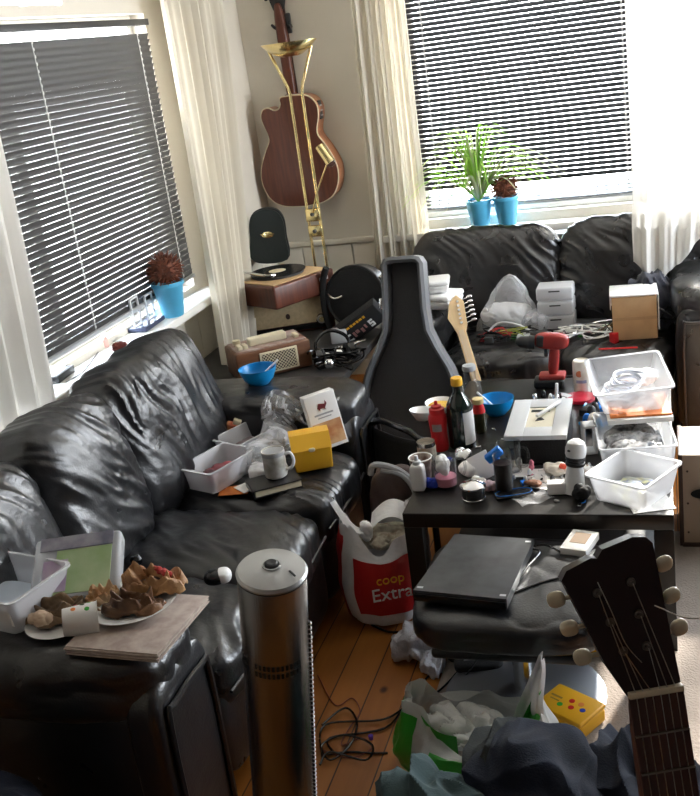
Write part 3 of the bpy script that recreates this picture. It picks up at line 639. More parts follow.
for i in range(6): P('tuner', MB().tube([((.030+i*.003)*sc, -.018, (.695+i*.023)*sc), ((.060+i*.002)*sc, -.018, (.70+i*.023)*sc)], .003, 6, smooth=False).sq(((.070+i*.002)*sc, -.018, (.702+i*.023)*sc), (.026, .012, .014), 2.6, 5).lathe([(.007, 0), (.006, .006)], 10, M=TM(((.012+i*.002)*sc, -.024, (.70+i*.021)*sc), (PI/2, 0, 0))), CHROME, eg)
for i in range(6): P('string', MB().tube([((-.014+i*.0055), -.030, .12*sc), ((-.010+i*.004), -.031, .665*sc)], .0006, 4, smooth=False), STRING, eg)

# ================================================================ tower heater in front
hv = Vector((-.722, 1.535, .905)) - Vector((-.868, 1.628, 0))
ht = T('tower_heater', 'tall brushed-steel cylinder tower with a round lid standing in front of the long sofa', 'tower', (-.868, 1.628, .0), frame(0, hv, (0, 1, 0)))
HL = hv.length; r0 = .0655
P('tube_body', MB().lathe([(r0-.002, .0), (r0, .004), (r0, HL-.016), (r0-.002, HL-.012)], 64), STEEL, ht)
lid = P('lid', MB().lathe([(r0+.001, HL-.014), (r0+.002, HL-.010), (r0-.002, HL-.004), (r0*.6, HL+.002), (.018, HL+.004), (.018, HL+.007), (.015, HL+.007), (.013, HL+.0), (0, HL+.0)], 64), mat('satin_silver_lid', (.45, .46, .46), .38, metal=.75), ht)
P('rotary_knob', MB().lathe([(.0125, HL+.0), (.012, HL+.010), (.009, HL+.012), (0, HL+.010)], 28), DGREY, lid)
P('slot', MB().box((.045, -.012, HL+.0035), (.018, .003, .002), rot=(0, .1, -.6)), BLACK, lid)
P('seam', MB().lathe([(r0+.0004, HL-.0175), (r0+.0012, HL-.016), (r0+.0004, HL-.0145)], 64), BLACK, ht)
for k, zz in enumerate((HL-.190, HL-.208)):
    vt = MB()
    for i in range(17):
        a = math.radians(-150+i*7.6)
        if i in (4, 5): continue
        vt.box((math.cos(a)*r0, math.sin(a)*r0, zz), (.0022, .0055, .012), rot=(0, 0, a))
    P('vent_row', vt, BLACK, ht)
bd_ = MB(); a = math.radians(17)
for i in range(64): bd_.sq((math.cos(a)*(r0+.002), math.sin(a)*(r0+.002), HL-.135-i*.0115), (.0085, .0085, .0068), 2.6, 3)
P('edge_glints', bd_, WHITE, ht)  # glints along the perforated edge, modelled as white beads
P('glint_strip', MB().box((math.cos(a)*(r0+.0008), math.sin(a)*(r0+.0008), HL/2-.06), (.0055, .0075, HL-.14), rot=(0, 0, a)), BLACK, ht)  # dark backing behind the modelled glints

# ================================================================ guitar close to the camera
O_ = Vector((-0.023, 0.770, 1.238)); Dn = Vector((-0.014, 0.750, 1.160)); Fw = F_.copy()
ng = T('acoustic_guitar', 'dark reddish acoustic guitar headstock with cream tuners close to the viewer at lower right', 'guitar', O_, frame(0, O_-Dn, Fw))
HT_ = TM((0, 0, 0), (0, math.radians(-9), 0))
hp_ = [(-.0235, 0), (-.034, .035), (-.046, .112), (-.0475, .118), (-.041, .1245), (-.018, .1285), (-.0125, .1265), (-.006, .1325), (.022, .1345), (.033, .131), (.037, .124), (.030, .06), (.0235, 0)]
P('headstock', MB().prism(hp_, 0, .015, HT_ @ FZ), DARKHEAD, ng)
P('nut', MB().box((0, -.001, 0), (.048, .010, .0055), bev=.001), BONE, ng)
P('neck', MB().sq((0, .013, -.19), (.047, .026, .40), 5, 12), MAHOG, ng); fb = P('fretboard', MB().box((0, -.001, -.21), (.048, .006, .415), bev=.001), ROSEW, ng)
for i, zz in enumerate((-.036, -.070, -.102, -.132, -.161, -.188, -.213)): P('fret', MB().box((0, -.005, zz), (.047, .0022, .0018)), mat('nickel_fret', (.35, .30, .25), .3, metal=1) if i == 0 else bpy.data.materials['nickel_fret'], fb)
bp = [(x, z-.39-.503) for x, z in gbody(False)]
P('body', MB().prism(bp, .0, .10, FZ), GUITSIDE, ng); P('soundboard', MB().prism([(x*.99, z) for x, z in bp], -.003, .0, FZ), MAPLE, ng)
for i in range(3):
    for s_ in (-1, 1):
        zz = .042+i*.028 if s_ < 0 else .040+i*.029; xe = s_*(.0250+zz*.11) if s_ < 0 else .0160+zz*.07; px_ = xe-s_*.014
        M2 = HT_
        P('tuner', MB().tube([(xe-s_*.004, .009, zz), (xe+s_*.014, .009, zz+.002)], .0022, 8, smooth=False, M=M2).sq((xe+s_*.020, .009, zz+.003), (.016, .010, .015), 2.6, 7, rot=(random.uniform(-.6, .6), 0, s_*.2), M=M2), BONE, ng)
        P('string_post', MB().lathe([(.0042, 0), (.0038, .002), (.0022, .0025), (.0020, .006), (.0024, .0065)], 18, M=M2 @ TM((px_, 0, zz), (PI/2, 0, 0))), mat('aged_nickel', (.22, .20, .18), .35, metal=1) if i == 0 and s_ < 0 else bpy.data.materials['aged_nickel'], ng)
        P('string', MB().tube([M2 @ Vector((px_, -.007, zz)), ((i*.007+.0035)*s_, -.004, .0), ((i*.0075+.0038)*s_, -.006, -.38)], .0005, 4, smooth=False), STRING, ng)
P('loose_string', MB().tube([M2 @ Vector((.02, -.01, .075)), (.045, -.01, .06), (.09, .0, .085), (.16, .01, .10)], .0006, 5), STRING, ng)
P('loose_string', MB().tube([M2 @ Vector((-.02, -.01, .11)), (-.03, -.014, .08), (-.022, -.012, .05), (-.01, -.01, .03)], .0005, 5), STRING, ng)

# ================================================================ clothes in the foreground
def cloth(name, label, cat, c, sz, m, seed, rot=(0,0,0), amp=.02, n=2.6, N=88, sc_=(9, 4, 6)):
    def d(w, q):
        p = w + Vector((nz(w, 6, seed), nz(w, 6, seed+3), nz(w, 6, seed+6)))*.05
        a = noise.noise(Vector((p.x*sc_[0]*1.6+seed, p.y*sc_[1]*1.2, p.z*sc_[2]))); b = noise.noise(Vector((p.x*sc_[0]*3.4, p.y*sc_[1]*3+seed, p.z*14)))
        return amp*(1.9*(1-abs(a)*3.0)+.7*(1-abs(b)*2.8)+1.2*nz(w, 8, seed+1))
    return ONE(name, label, cat, MB().sq((0, 0, sz[2]/2), sz, n, N, d), m, c, rot)
cloth('shirt', 'crumpled teal-grey garment at the front left of the clothes heap', 'clothes', (-.455, 1.50, .0), (.24, .32, .43), TEAL, 3, (0, 0, .3), .016)
cloth('trousers', 'dark charcoal trousers crumpled between the teal and navy garments', 'clothes', (-.345, 1.68, .0), (.20, .24, .41), CHARC, 9, (0, 0, -.3), .016)
cloth('jeans', 'large fold of navy denim jeans in the middle of the clothes heap', 'clothes', (-.275, 1.60, .0), (.26, .34, .46), NAVY, 14, (0, 0, .4), .016, sc_=(6, 3, 3))
cloth('hoodie', 'navy hooded top bunched at the right beside the near guitar neck', 'clothes', (-.10, 1.66, .0), (.28, .30, .42), NAVY, 22, (0, 0, -.2), .018)
def knit():
    m = mat('striped_knit', (.33, .28, .24), .95, bump=.3, bs=180); n = m.node_tree.nodes; l = m.node_tree.links
    co = n.new('ShaderNodeTexCoord'); wv = n.new('ShaderNodeTexWave'); wv.inputs['Scale'].default_value = 9; wv.inputs['Distortion'].default_value = 1.5; l.new(co.outputs['Object'], wv.inputs[0])
    r = n.new('ShaderNodeValToRGB'); r.color_ramp.elements[0].position = .35; r.color_ramp.elements[0].color = (.03, .03, .035, 1); r.color_ramp.elements[1].position = .55; r.color_ramp.elements[1].color = (.36, .31, .27, 1)
    l.new(wv.outputs[0], r.inputs[0]); l.new(r.outputs[0], n['Principled BSDF'].inputs['Base Color']); return m
cloth('knitted_blanket', 'beige and black striped knitted blanket at the bottom right corner', 'blanket', (-.02, 1.38, .0), (.40, .30, .43), knit(), 31, (0, 0, .1), .012)
cloth('trouser_leg', 'patch of dark blue denim at the very bottom left corner', 'clothes', (-1.42, 1.36, .0), (.30, .24, .45), NAVY, 41, (0, 0, 0), .010)

# ================================================================ on the floor
def bag(name, label, cat, loc, r, h, m, seed, rz=0, ex=(1, .85), mouth=1.0, amp=.05):
    t = T(name, label, cat, loc, rz)
    def f(u, v, off=0):
        a = u*2*PI; z = v*h; k = (.86+.18*math.sin(min(v*1.15, 1)*PI*.9))*(1-.10*max(0, v-.8)/.2*mouth); rr = r*k
        if v < .08: rr *= .55+.45*(v/.08)**.5
        rr *= 1 + amp*noise.noise(Vector((math.cos(a)*2.2, math.sin(a)*2.2, z*9+seed)))*2 + amp*.5*noise.noise(Vector((math.cos(a)*6, math.sin(a)*6, z*16+seed)))
        z += (.05*math.sin(a*2+1)+.02*math.sin(a*5))*max(0, v-.75)/.25
        return (math.cos(a)*(rr+off)*ex[0], math.sin(a)*(rr+off)*ex[1], max(z, 0))
    mb = MB(); mb.surf(lambda u, v: f(u, v), 64, 34, cu=True); mb.lathe([(0, .001), (r*.5, .001)], 20); mb.surf(lambda u, v: f(u, 1-.35*v, -.006), 64, 12, cu=True)
    P('bag_body', mb, m, t); return t, f
rb, rf = bag('carrier_bag', 'full red and white plastic carrier bag on the boards between sofa and table', 'bag', (-.925, 2.80, .0), .138, .33, WBAG, 4, .15)
def panel(name, u0, u1, v0, v1, m, t, f, off=.0025, nu=26, nv=20): 
    mb = MB(); mb.surf(lambda u, v: f(lerp(u0, u1, u), lerp(v0, v1, v), off), nu, nv); return P(name, mb, m, t)
panel('red_panel', .66, .93, .20, .80, RBAG, rb, rf); panel('red_back_panel', .27, .585, .10, .92, RBAG, rb, rf)
pm = rb
def on_bag(name, s, size, m, a, z, r_):
    return text(name, s, size, m, rb, (math.cos(a)*r_, math.sin(a)*r_*.86, z), (PI/2-.05, 0, a+PI/2), .0012)
on_bag('yellow_lettering', 'coop', .045, YELLOW2, -PI/2+.27, .205, .158); on_bag('white_lettering', 'Extra', .062, LABEL, -PI/2+.27, .155, .160)
P('handle_loop', MB().surf(lambda u, v: (lerp(-.125, -.02, u)+.012*math.sin(v*PI), -.05+(v-.5)*.05*(1-.5*abs(u-.3)), .345+.11*(1-u)**1.4-.03*math.sin(u*PI)), 16, 8), WBAG, rb)
P('handle_loop', MB().surf(lambda u, v: (lerp(-.02, .125, u), .02+(v-.5)*.09, .335+.045*math.sin(u*PI)+.02*(v-.5)), 16, 8), WBAG, rb)
P('knot', MB().sq((-.03, -.045, .335), (.05, .045, .075), 2.2, 14, wrinkle(.008, 6, (20, 20, 20))), WBAG, rb)
P('contents', MB().sq((.03, .0, .29), (.19, .15, .07), 2.4, 16, wrinkle(.02, 8, (14, 14, 14))), mat('mixed_rubbish', (.30, .24, .18), .6, col2=(.65, .62, .50), vs=40), rb)
wb_, wf = bag('shopping_bag', 'translucent white carrier bag with bright green print slumped behind the clothes', 'bag', (-.495, 2.05, .0), .165, .22, mat('clear_white_film', (.66, .68, .66), .28, clear=.35, bump=.7, bs=22), 12, -.2, (1.25, .8), 1.0, .10)
for i, (u0, u1, v0, v1) in enumerate(((.46, .64, .10, .92), (.70, .80, .15, .80), (.84, .98, .25, .98))): panel('green_print', u0, u1, v0, v1, GREEN, wb_, wf, .003, 14, 14)
P('raised_handle', MB().surf(lambda u, v: (.12+.10*(v-.5)*(1.15-u)+.06*u, .02+.02*math.sin(v*6)+.015*math.sin(u*9), .12+.27*u), 16, 12), WBAG, wb_)
P('raised_handle_print', MB().surf(lambda u, v: (.125+.075*(v-.5)*(1.15-u)+.05*u, .005+.02*math.sin(v*6)+.015*math.sin(u*9), .12+.19*u), 16, 12), GREEN, wb_)
P('side_print', MB().surf(lambda u, v: (-.10+.09*u, -.085-.02*math.sin(u*3), .14+.10*v*(1-.4*u)), 12, 8), GREEN, wb_)
P('crinkled_top', MB().sq((-.02, 0, .155), (.26, .17, .10), 2.2, 30, wrinkle(.03, 5, (12, 12, 12), .1, .5)), mat('glossy_white_film', (.80, .82, .80), .14, clear=.35, bump=1.0, bs=35, spec=.8), wb_)
br_ = T('handbag', 'dark brown leather handbag with grey strap slumped between the sofa and table', 'handbag', (-.915, 3.02, .0), .15)
P('body', MB().sq((0, 0, .22), (.19, .10, .44), 4, 26, wrinkle(.008, 33, (8, 8, 5)), lambda q: (q.x*(1-.12*q.z), q.y, q.z)), BROWNL, br_)
P('strap', MB().tube([(-.07, -.03, .43), (-.05, -.05, .47), (.02, -.05, .45), (.07, -.05, .40), (.09, -.05, .34)], .011, 8), GREYP, br_)
P('strap', MB().tube([(-.03, -.05, .45), (.04, -.06, .43), (.075, -.06, .36), (.045, -.06, .33)], .009, 8), GREYP, br_)
cs = T('camping_chair', 'black tubular folding seat frame wedged behind the brown handbag', 'folding chair', (-.955, 3.30, 0), 0)
P('back_tube', MB().tube([(-.13, .03, .0), (-.12, .03, .40), (-.09, .02, .485), (.0, -.04, .49), (.09, -.10, .47), (.125, -.13, .40), (.13, -.14, 0)], .013, 10), BLACKG, cs)
P('cloth_back', MB().surf(lambda u, v: (lerp(-.11, .11, u), lerp(.025, -.12, u)+.02*math.sin(u*PI), lerp(.46, .16, v)-.02*math.sin(u*PI)), 12, 12), BLACKM, cs).modifiers.new('thickness', 'SOLIDIFY').thickness = .004
cloth('towel', 'crumpled light grey cloth on the floor beside the front table leg', 'cloth', (-.775, 2.575, .0), (.13, .13, .085), GREYC, 51, (0, 0, .7), .010, 2.3, 30, (14, 14, 14))
cloth('sock', 'small grey sock balled up beside the crumpled grey cloth', 'sock', (-.71, 2.50, .0), (.07, .08, .05), GREYC, 57, (0, 0, .2), .006, 2.3, 20, (20, 20, 20))
sh = T('pouch', 'flat black pouch with grey triangle marks on the rug', 'pouch', (-.575, 2.52, .009), .15)
P('pouch_body', MB().sq((0, 0, .018), (.145, .09, .036), 4, 16, wrinkle(.003, 4)), BLACKM, sh)
for x in (-.025, .022): P('mark', MB().prism([(x-.017, -.018), (x+.017, -.018), (x, .016)], .0355, .0372), GREYP, sh)
cloth('black_shoe', 'black shoe in the shadow behind the crumpled grey cloth', 'shoe', (-.655, 2.62, .0), (.10, .22, .085), BLACKM, 61, (0, 0, .3), .003, 3, 20)
yb_ = T('yellow_case', 'bright yellow plastic case with coloured dots on the rug behind the clothes', 'case', (-.29, 2.30, .009), (0, 0, -.55))
P('case_body', MB().box((0, 0, .022), (.15, .115, .044), bev=.010), YELLOW2, yb_); P('case_lid', MB().box((0, 0, .049), (.152, .117, .014), bev=.006), YELLOW2, yb_)
for x, y, m_ in ((.0, .012, RED), (.014, -.012, RED), (-.018, -.018, GREEN), (.028, .014, ORANGE), (.045, -.004, DBLUE)): P('dot', MB().lathe([(.008, .0558), (.008, .0568), (0, .057)], 16, (x, y, 0)), m_, yb_)
P('print_line', MB().box((-.045, .006, .0562), (.035, .006, .0008)).box((-.042, -.008, .0562), (.028, .004, .0008)), mat('brown_print', (.35, .20, .03), .6), yb_)
yt = T('yellow_tray', 'shallow yellow tray lying behind the pedestal under the table', 'tray', (-.26, 2.68, .009), .1)
tr_ = MB(); tr_.box((0, 0, .004), (.22, .13, .006), bev=.002)
for a_, b_, c_, d_ in ((0, .062, .22, .008), (0, -.062, .22, .008), (.107, 0, .008, .13), (-.107, 0, .008, .13)): tr_.box((a_, b_, .014), (c_, d_, .026), bev=.003)
P('tray_body', tr_, YELLOW, yt); P('grey_insert', MB().box((0, 0, .012), (.19, .10, .008), bev=.002), GREYP, yt)
def cable(label, pts, r=.0032, m=BLACKG, name='power_cable', group=None):
    o = ONE(name, label, 'cable', MB().tube(pts, r, 7, 6), m); 
    if group: o['group'] = group
    return o
cable('black cable looping from the heater across the pine boards to the table', [(-.90, 2.10, .004), (-0.933, 2.159, 0.006), (-0.789, 2.218, 0.006), (-0.753, 2.347, 0.006), (-0.724, 2.445, 0.006), (-0.688, 2.570, 0.010), (-0.682, 2.673, 0.050), (-0.636, 2.606, 0.200)])
cable('second black cable sweeping past the grey cloth towards the footstool', [(-.93, 2.08, .008), (-0.962, 2.207, 0.010), (-0.810, 2.245, 0.010), (-0.752, 2.305, 0.010), (-0.668, 2.394, 0.012), (-0.611, 2.573, 0.012), (-0.589, 2.727, 0.020), (-0.513, 2.504, 0.250)])
cable('coiled black cable in a small ring beside the steel tower', [(-0.968, 2.201, 0.014), (-0.924, 2.282, 0.014), (-0.872, 2.225, 0.014), (-0.864, 2.128, 0.014), (-0.901, 2.063, 0.014), (-0.942, 2.119, 0.014), (-0.888, 2.162, 0.018), (-0.804, 2.135, 0.014), (-0.807, 2.074, 0.014), (-0.908, 2.087, 0.020), (-0.923, 2.041, 0.014)])
cable('short black cable end lying on the boards left of the green-print bag', [(-0.935, 2.091, 0.004), (-0.861, 2.112, 0.004), (-0.805, 2.114, 0.004), (-0.757, 2.120, 0.004)])
cable('thin reddish-brown wire curling on the boards behind the steel tower', [(-1.060, 2.443, 0.003), (-0.963, 2.306, 0.003), (-0.922, 2.343, 0.003), (-0.881, 2.283, 0.003), (-0.893, 2.202, 0.003), (-0.892, 2.138, 0.003), (-0.844, 2.173, 0.003), (-0.806, 2.136, 0.003), (-0.855, 2.090, 0.003), (-0.941, 2.112, 0.003)], .0018, mat('red_brown_wire', (.16, .025, .012), .4), 'thin_wire')
cable('black cable running behind the carrier bag towards the table leg', [(-0.963, 2.725, 0.004), (-0.893, 2.689, 0.004), (-0.823, 2.706, 0.004), (-0.776, 2.732, 0.004)], .004)
ONE('purple_plug', 'small purple cap on the boards by the cable coil', 'cap', MB().lathe([(.006, 0), (.007, .012), (.004, .014)], 14), mat('purple_plastic', (.12, .03, .5), .35), (-0.819, 2.175, 0.000))

# on the footstool
dv = T('disc_player', 'flat black disc player with white corner marks lying on the footstool', 'player', (-.515, 2.395, .396), (0, 0, -.04))
def quadbox(pts, z0, z1):
    return MB().prism(pts, z0, z1)
pts = [(-.145, -.155), (.105, -.175), (.125, .145), (-.105, .16)]
P('metal_case', quadbox(pts, .008, .036), mat('dusty_grey_metal', (.06, .063, .068), .33, metal=.3, var=.3, vs=14), dv)
P('front_panel', MB().box((-.02, -.168, .018), (.245, .006, .022), rot=(0, 0, -.08), bev=.001), BLACKG, dv)
for x, y in ((-.13, -.14), (.093, -.158), (.112, .128)): P('corner_mark', MB().box((x, y, .0365), (.016, .008, .0008)), LGREY, dv)
for x, y in ((-.11, -.13), (.08, -.14), (.09, .12), (-.08, .13)): P('foot', MB().lathe([(.010, 0), (.011, .009)], 14, (x, y, 0)), BLACK, dv)
wbx = T('small_white_box', 'small white cardboard box lying at the back right of the footstool', 'box', (-.262, 2.56, .396), -.25)
P('carton', MB().box((0, 0, .011), (.075, .115, .022), bev=.002), PAPER, wbx); P('print', MB().box((0, .01, .0224), (.045, .06, .0006)), mat('tan_print', (.50, .36, .25), .6), wbx)
cable('black cable bunched beside the disc player on the footstool', [(-0.417, 2.300, 0.402), (-0.394, 2.401, 0.410), (-0.366, 2.510, 0.405), (-0.402, 2.513, 0.415), (-0.356, 2.541, 0.410), (-0.312, 2.512, 0.405)], .003)
cable('long black cable curving over the right side of the footstool', [(-0.431, 2.275, 0.402), (-0.349, 2.349, 0.402), (-0.274, 2.379, 0.402), (-0.196, 2.343, 0.390)], .0032)
cable('thin black cable hanging from the footstool front to the floor', [(-0.465, 2.271, 0.400), (-0.487, 2.273, 0.270), (-0.589, 2.459, 0.040), (-0.642, 2.367, 0.010), (-0.676, 2.287, 0.006)], .0022)

# ================================================================ on the coffee table (top at .45)
def tubbox(t, sx, sy, h, m, taper=.14, wall=.0022, rim=.006, name='tub_body'):
    # open box with sloping walls and a rolled rim, centred on the origin
    mb = MB()
    def ring(k, z, rr=.018): 
        hx, hy = sx/2*k, sy/2*k; pts = []
        for qx, qy, a0 in ((1, 1, 0), (-1, 1, PI/2), (-1, -1, PI), (1, -1, 3*PI/2)):
            for i in range(5): a = a0+i*PI/8; pts.append((qx*(hx-rr)+rr*math.cos(a), qy*(hy-rr)+rr*math.sin(a), z))
        return pts
    t1 = 1-taper; rs = [ring(t1*.9, .001), ring(t1, .006)] + [ring(lerp(t1, 1, k/5), lerp(.006, h, k/5)) for k in range(1, 6)] + [ring(1+rim*2/sx, h), ring(1+rim*2/sx, h-.006)]
    n = len(rs[0]); vs = [v for r in rs for v in r]; fs_ = []
    for k in range(len(rs)-1):
        for i in range(n): j = (i+1) % n; fs_.append((k*n+i, k*n+j, (k+1)*n+j, (k+1)*n+i))
    fs_.append(tuple(reversed(range(n)))); mb._add(vs, fs_)
    o = P(name, mb, m, t); md = o.modifiers.new('thickness', 'SOLIDIFY'); md.thickness = wall; return o
def crumple(name, label, cat, c, sz, m, seed, rot=(0,0,0), k=.35, N=20, group=None):
    s0 = min(sz); off = Vector((seed*1.37, seed*2.1, seed*.7))
    def d(w, q):
        v = noise.voronoi(w*(1.1/s0)+off)[0]; v2 = noise.voronoi(w*(2.6/s0)+off*1.3)[0]
        return s0*k*(.55*(.5-v[0])*1.2 + .35*(v[1]-v[0]-.3) + .28*(.4-v2[0]) + .5*noise.noise(w*(.6/s0)+off))
    o = fin(MB().sq((0, 0, sz[2]/2), sz, 2.4, max(N, 24), d).bm, name, m, loc=c, rz=rot, sharp=.42); return tag(o, label, cat, group)
def bottle_prof(r, h, neck, sh=.62): return [(r*.9, 0), (r, .006), (r, h*sh), (r*.92, h*(sh+.07)), (r*.6, h*(sh+.18)), (neck, h*(sh+.26)), (neck, h)]
TZ = .4505
bt = T('bottle', 'tall dark green glass bottle with yellow cap and white label on the coffee table', 'bottle', (-0.694, 3.159, 0.451), .2)
P('glass_body', MB().lathe(bottle_prof(.045, .235, .016, .60), 32), DGREEN, bt); P('cap', MB().lathe([(.019, .222), (.020, .225), (.020, .246), (.018, .249), (0, .249)], 24), YELLOW, bt)
P('label', MB().surf(lambda u, v: (math.cos(-1.35+u*1.5)*.0457, math.sin(-1.35+u*1.5)*.0457, .02+v*.115), 14, 2), LABEL, bt)
rb2 = T('squeeze_bottle', 'red squeeze bottle with a stepped red cap, left of the dark green bottle', 'bottle', (-0.767, 3.135, 0.451))
P('bottle_body', MB().lathe([(.028, 0), (.031, .01), (.028, .06), (.032, .11), (.030, .125), (.024, .135)], 28), RED, rb2)
P('cap', MB().lathe([(.026, .130), (.026, .150), (.018, .153), (.018, .160), (.006, .164), (.005, .176), (0, .177)], 24), RED, rb2)
P('print', MB().surf(lambda u, v: (math.cos(-2.1+u*1.1)*.0312, math.sin(-2.1+u*1.1)*.0312, .075+v*.03), 10, 2), mat('grey_print', (.3, .25, .24), .5), rb2)
sb = T('sauce_bottle', 'small sauce bottle with red shoulder and pale yellow lid behind the dark green bottle', 'bottle', (-0.652, 3.282, 0.451))
P('bottle_body', MB().lathe(bottle_prof(.022, .115, .013, .55), 24), mat('brown_green_sauce', (.03, .03, .012), .25), sb); P('red_sleeve', MB().lathe([(.0225, .075), (.020, .092), (.015, .108)], 24), RED, sb)
P('lid', MB().lathe([(.019, .108), (.020, .110), (.020, .126), (0, .128)], 20), mat('pale_yellow_lid', (.75, .60, .28), .4), sb)
gb = T('glass_bottle', 'empty clear glass bottle at the back edge of the table beside the maple neck', 'bottle', (-0.721, 3.520, 0.451))
P('glass_body', MB().lathe(bottle_prof(.040, .155, .022, .55), 28), GLASS, gb); P('stopper', MB().lathe([(.024, .150), (.026, .160), (.024, .17), (0, .171)], 20), GREYP, gb)
for (nm, lab, px, fill, c, tl) in (('bowl', 'white shallow bowl with yellow food, nearest the dark green bottle', (-0.837, 3.487, 0.451), True, .058, .03), ('bowl', 'plain white shallow bowl lower left of the bowl with yellow food', (-0.889, 3.409, 0.451), False, .050, -.1)):
    b_ = T(nm, lab, 'bowl', px, (tl, .05, 0)); P('bowl_body', MB().lathe([(c*.4, 0), (c*.5, .003), (c*.95, .034), (c*1.0, .040), (c*.94, .036), (c*.5, .008), (0, .007)], 36), WHITE, b_)
    if fill: P('food', MB().lathe([(c*.80, .027), (c*.6, .031), (0, .030)], 24), mat('yellow_corn', (.75, .45, .06), .6, bump=.6, bs=90), b_)
def blue_bowl(lab, loc, r, h, rz):
    b_ = T('plastic_bowl', lab, 'bowl', loc, rz); P('bowl_body', MB().lathe([(r*.42, 0), (r*.5, .002), (r*.78, h*.35), (r*.95, h*.75), (r, h), (r*1.02, h+.001), (r*.97, h), (r*.92, h*.75), (r*.74, h*.38), (r*.45, .008), (0, .006)], 44), BLUEB, b_)
    sp = MB(); sp.tube([(-r*.1, 0, h*.25), (r*.5, 0, h*.75), (r*1.15, 0, h*1.25)], .004, 8); sp.sq((-r*.22, 0, h*.18), (.035, .022, .008), 2.2, 6, rot=(0, -.4, 0)); o = P('spoon', sp, WHITE); tag(o, 'white plastic spoon standing in '+lab.split(' on ')[0].replace('bright', 'the bright'), 'spoon'); o.location = loc; o.rotation_euler = (0, 0, rz+.2)
blue_bowl('bright blue plastic bowl on the far arm of the long sofa', (-1.504, 3.386, 0.622), .072, .066, .3)
blue_bowl('blue plastic bowl with white spoon on the coffee table behind the bottles', (-0.620, 3.452, 0.451), .066, .062, 2.6)
tc_ = T('tin_can', 'open grey tin can with beige label in front of the red squeeze bottle', 'can', (-0.789, 3.027, 0.451), .5)
P('can_body', MB().lathe([(.030, 0), (.031, .003), (.031, .072), (.032, .075), (.030, .075), (.029, .01), (0, .009)], 28), CHROME, tc_); P('label', MB().lathe([(.0315, .012), (.0315, .060)], 28), mat('beige_can_label', (.48, .40, .30), .6, col2=(.25, .22, .18), vs=50), tc_)
cu_ = T('paper_cup', 'white-rimmed paper coffee cup with brown print at the left edge of the table', 'cup', (-0.769, 2.855, 0.451))
P('cup_body', MB().lathe([(.026, 0), (.027, .002), (.036, .090), (.038, .092), (.036, .094), (.034, .090), (.025, .006), (0, .005)], 32), mat('brown_cup_print', (.13, .07, .045), .5, col2=(.45, .38, .33), vs=35), cu_); P('rim', MB().tube([(math.cos(i*PI/8)*.0365, math.sin(i*PI/8)*.0365, .093) for i in range(16)], .0022, 6, 2, closed=True), PAPER, cu_)
lo = T('lotion_bottle', 'white pump-top plastic bottle at the front left corner of the table', 'bottle', (-0.770, 2.811, 0.451))
P('bottle_body', MB().sq((0, 0, .045), (.046, .040, .090), 5, 14), WHITE, lo); P('nozzle', MB().lathe([(.013, .088), (.013, .100), (.007, .103), (.006, .118), (0, .119)], 18), LGREY, lo)
crumple('blue_wrapper', 'scrunched deep blue wrapper beside the white pump bottle', 'wrapper', (-0.731, 2.826, 0.451), (.045, .04, .035), DBLUE, 3)
gm = T('glass_mug', 'clear glass mug with pink drink and a tissue, at the front of the table', 'mug', (-0.689, 2.840, 0.451), .4)
P('glass_body', MB().lathe([(.030, 0), (.034, .003), (.037, .10), (.0385, .102), (.036, .100), (.033, .008), (0, .007)], 32), GLASS, gm); P('handle', MB().tube([(.036, 0, .085), (.060, 0, .080), (.064, 0, .05), (.055, 0, .028), (.035, 0, .022)], .0045, 8), GLASS, gm)
P('drink', MB().lathe([(.0325, .008), (.0335, .035), (0, .036)], 28), PINK, gm)
crumple('tissue', 'twisted white tissue stuffed in the glass mug with pink drink', 'tissue', tuple(Vector((-0.689, 2.840, 0.451))+Vector((-.004, 0, .037))), (.04, .04, .07), PAPER, 9)
gm2 = T('glass_mug', 'empty clear glass tankard behind the cola glass', 'mug', (-0.501, 2.943, 0.451), -.2)
P('glass_body', MB().lathe([(.030, 0), (.035, .003), (.037, .10), (.038, .102), (.0355, .100), (.033, .008), (0, .007)], 32), GLASS, gm2); P('handle', MB().tube([(.036, 0, .088), (.058, 0, .083), (.062, 0, .05), (.052, 0, .026), (.035, 0, .022)], .005, 8), GLASS, gm2)
gs = T('small_glass', 'small clear tumbler with pale dregs left of the empty glass tankard', 'glass', (-0.575, 2.990, 0.451))
P('glass_body', MB().lathe([(.020, 0), (.023, .002), (.027, .065), (.0255, .065), (.021, .006), (0, .005)], 26), GLASS, gs); P('dregs', MB().lathe([(.0212, .006), (.023, .025), (0, .026)], 24), mat('pale_yellow_dregs', (.55, .45, .22), .4), gs)
cg = T('cola_glass', 'tall straight glass filled with dark cola at the front of the table', 'glass', (-0.501, 2.804, 0.451))
P('glass_body', MB().lathe([(.026, 0), (.028, .003), (.0285, .118), (.030, .120), (.0275, .118), (.0265, .006), (0, .005)], 32), GLASS, cg); P('cola', MB().lathe([(.0255, .006), (.0262, .095), (0, .096)], 28), COLA, cg)
jr = T('lidded_jar', 'squat dark glass jar with a silver lid at the front edge of the table', 'jar', (-0.587, 2.748, 0.451))
P('jar_body', MB().lathe([(.030, 0), (.034, .004), (.036, .022), (.034, .036), (.030, .040)], 32), mat('smoky_jar', (.03, .03, .03), .12, coat=.5), jr); P('lid', MB().lathe([(.036, .039), (.040, .042), (.040, .047), (.034, .052), (.020, .055), (.012, .060), (0, .060)], 36), CHROME, jr); P('base_ring', MB().lathe([(.031, -.0), (.036, .003), (.036, .007), (.033, .009)], 32), CHROME, jr)
bl = T('blue_dispenser', 'bright blue angled plastic dispenser directly behind the cola glass', 'dispenser', (-0.526, 2.854, 0.451), .25)
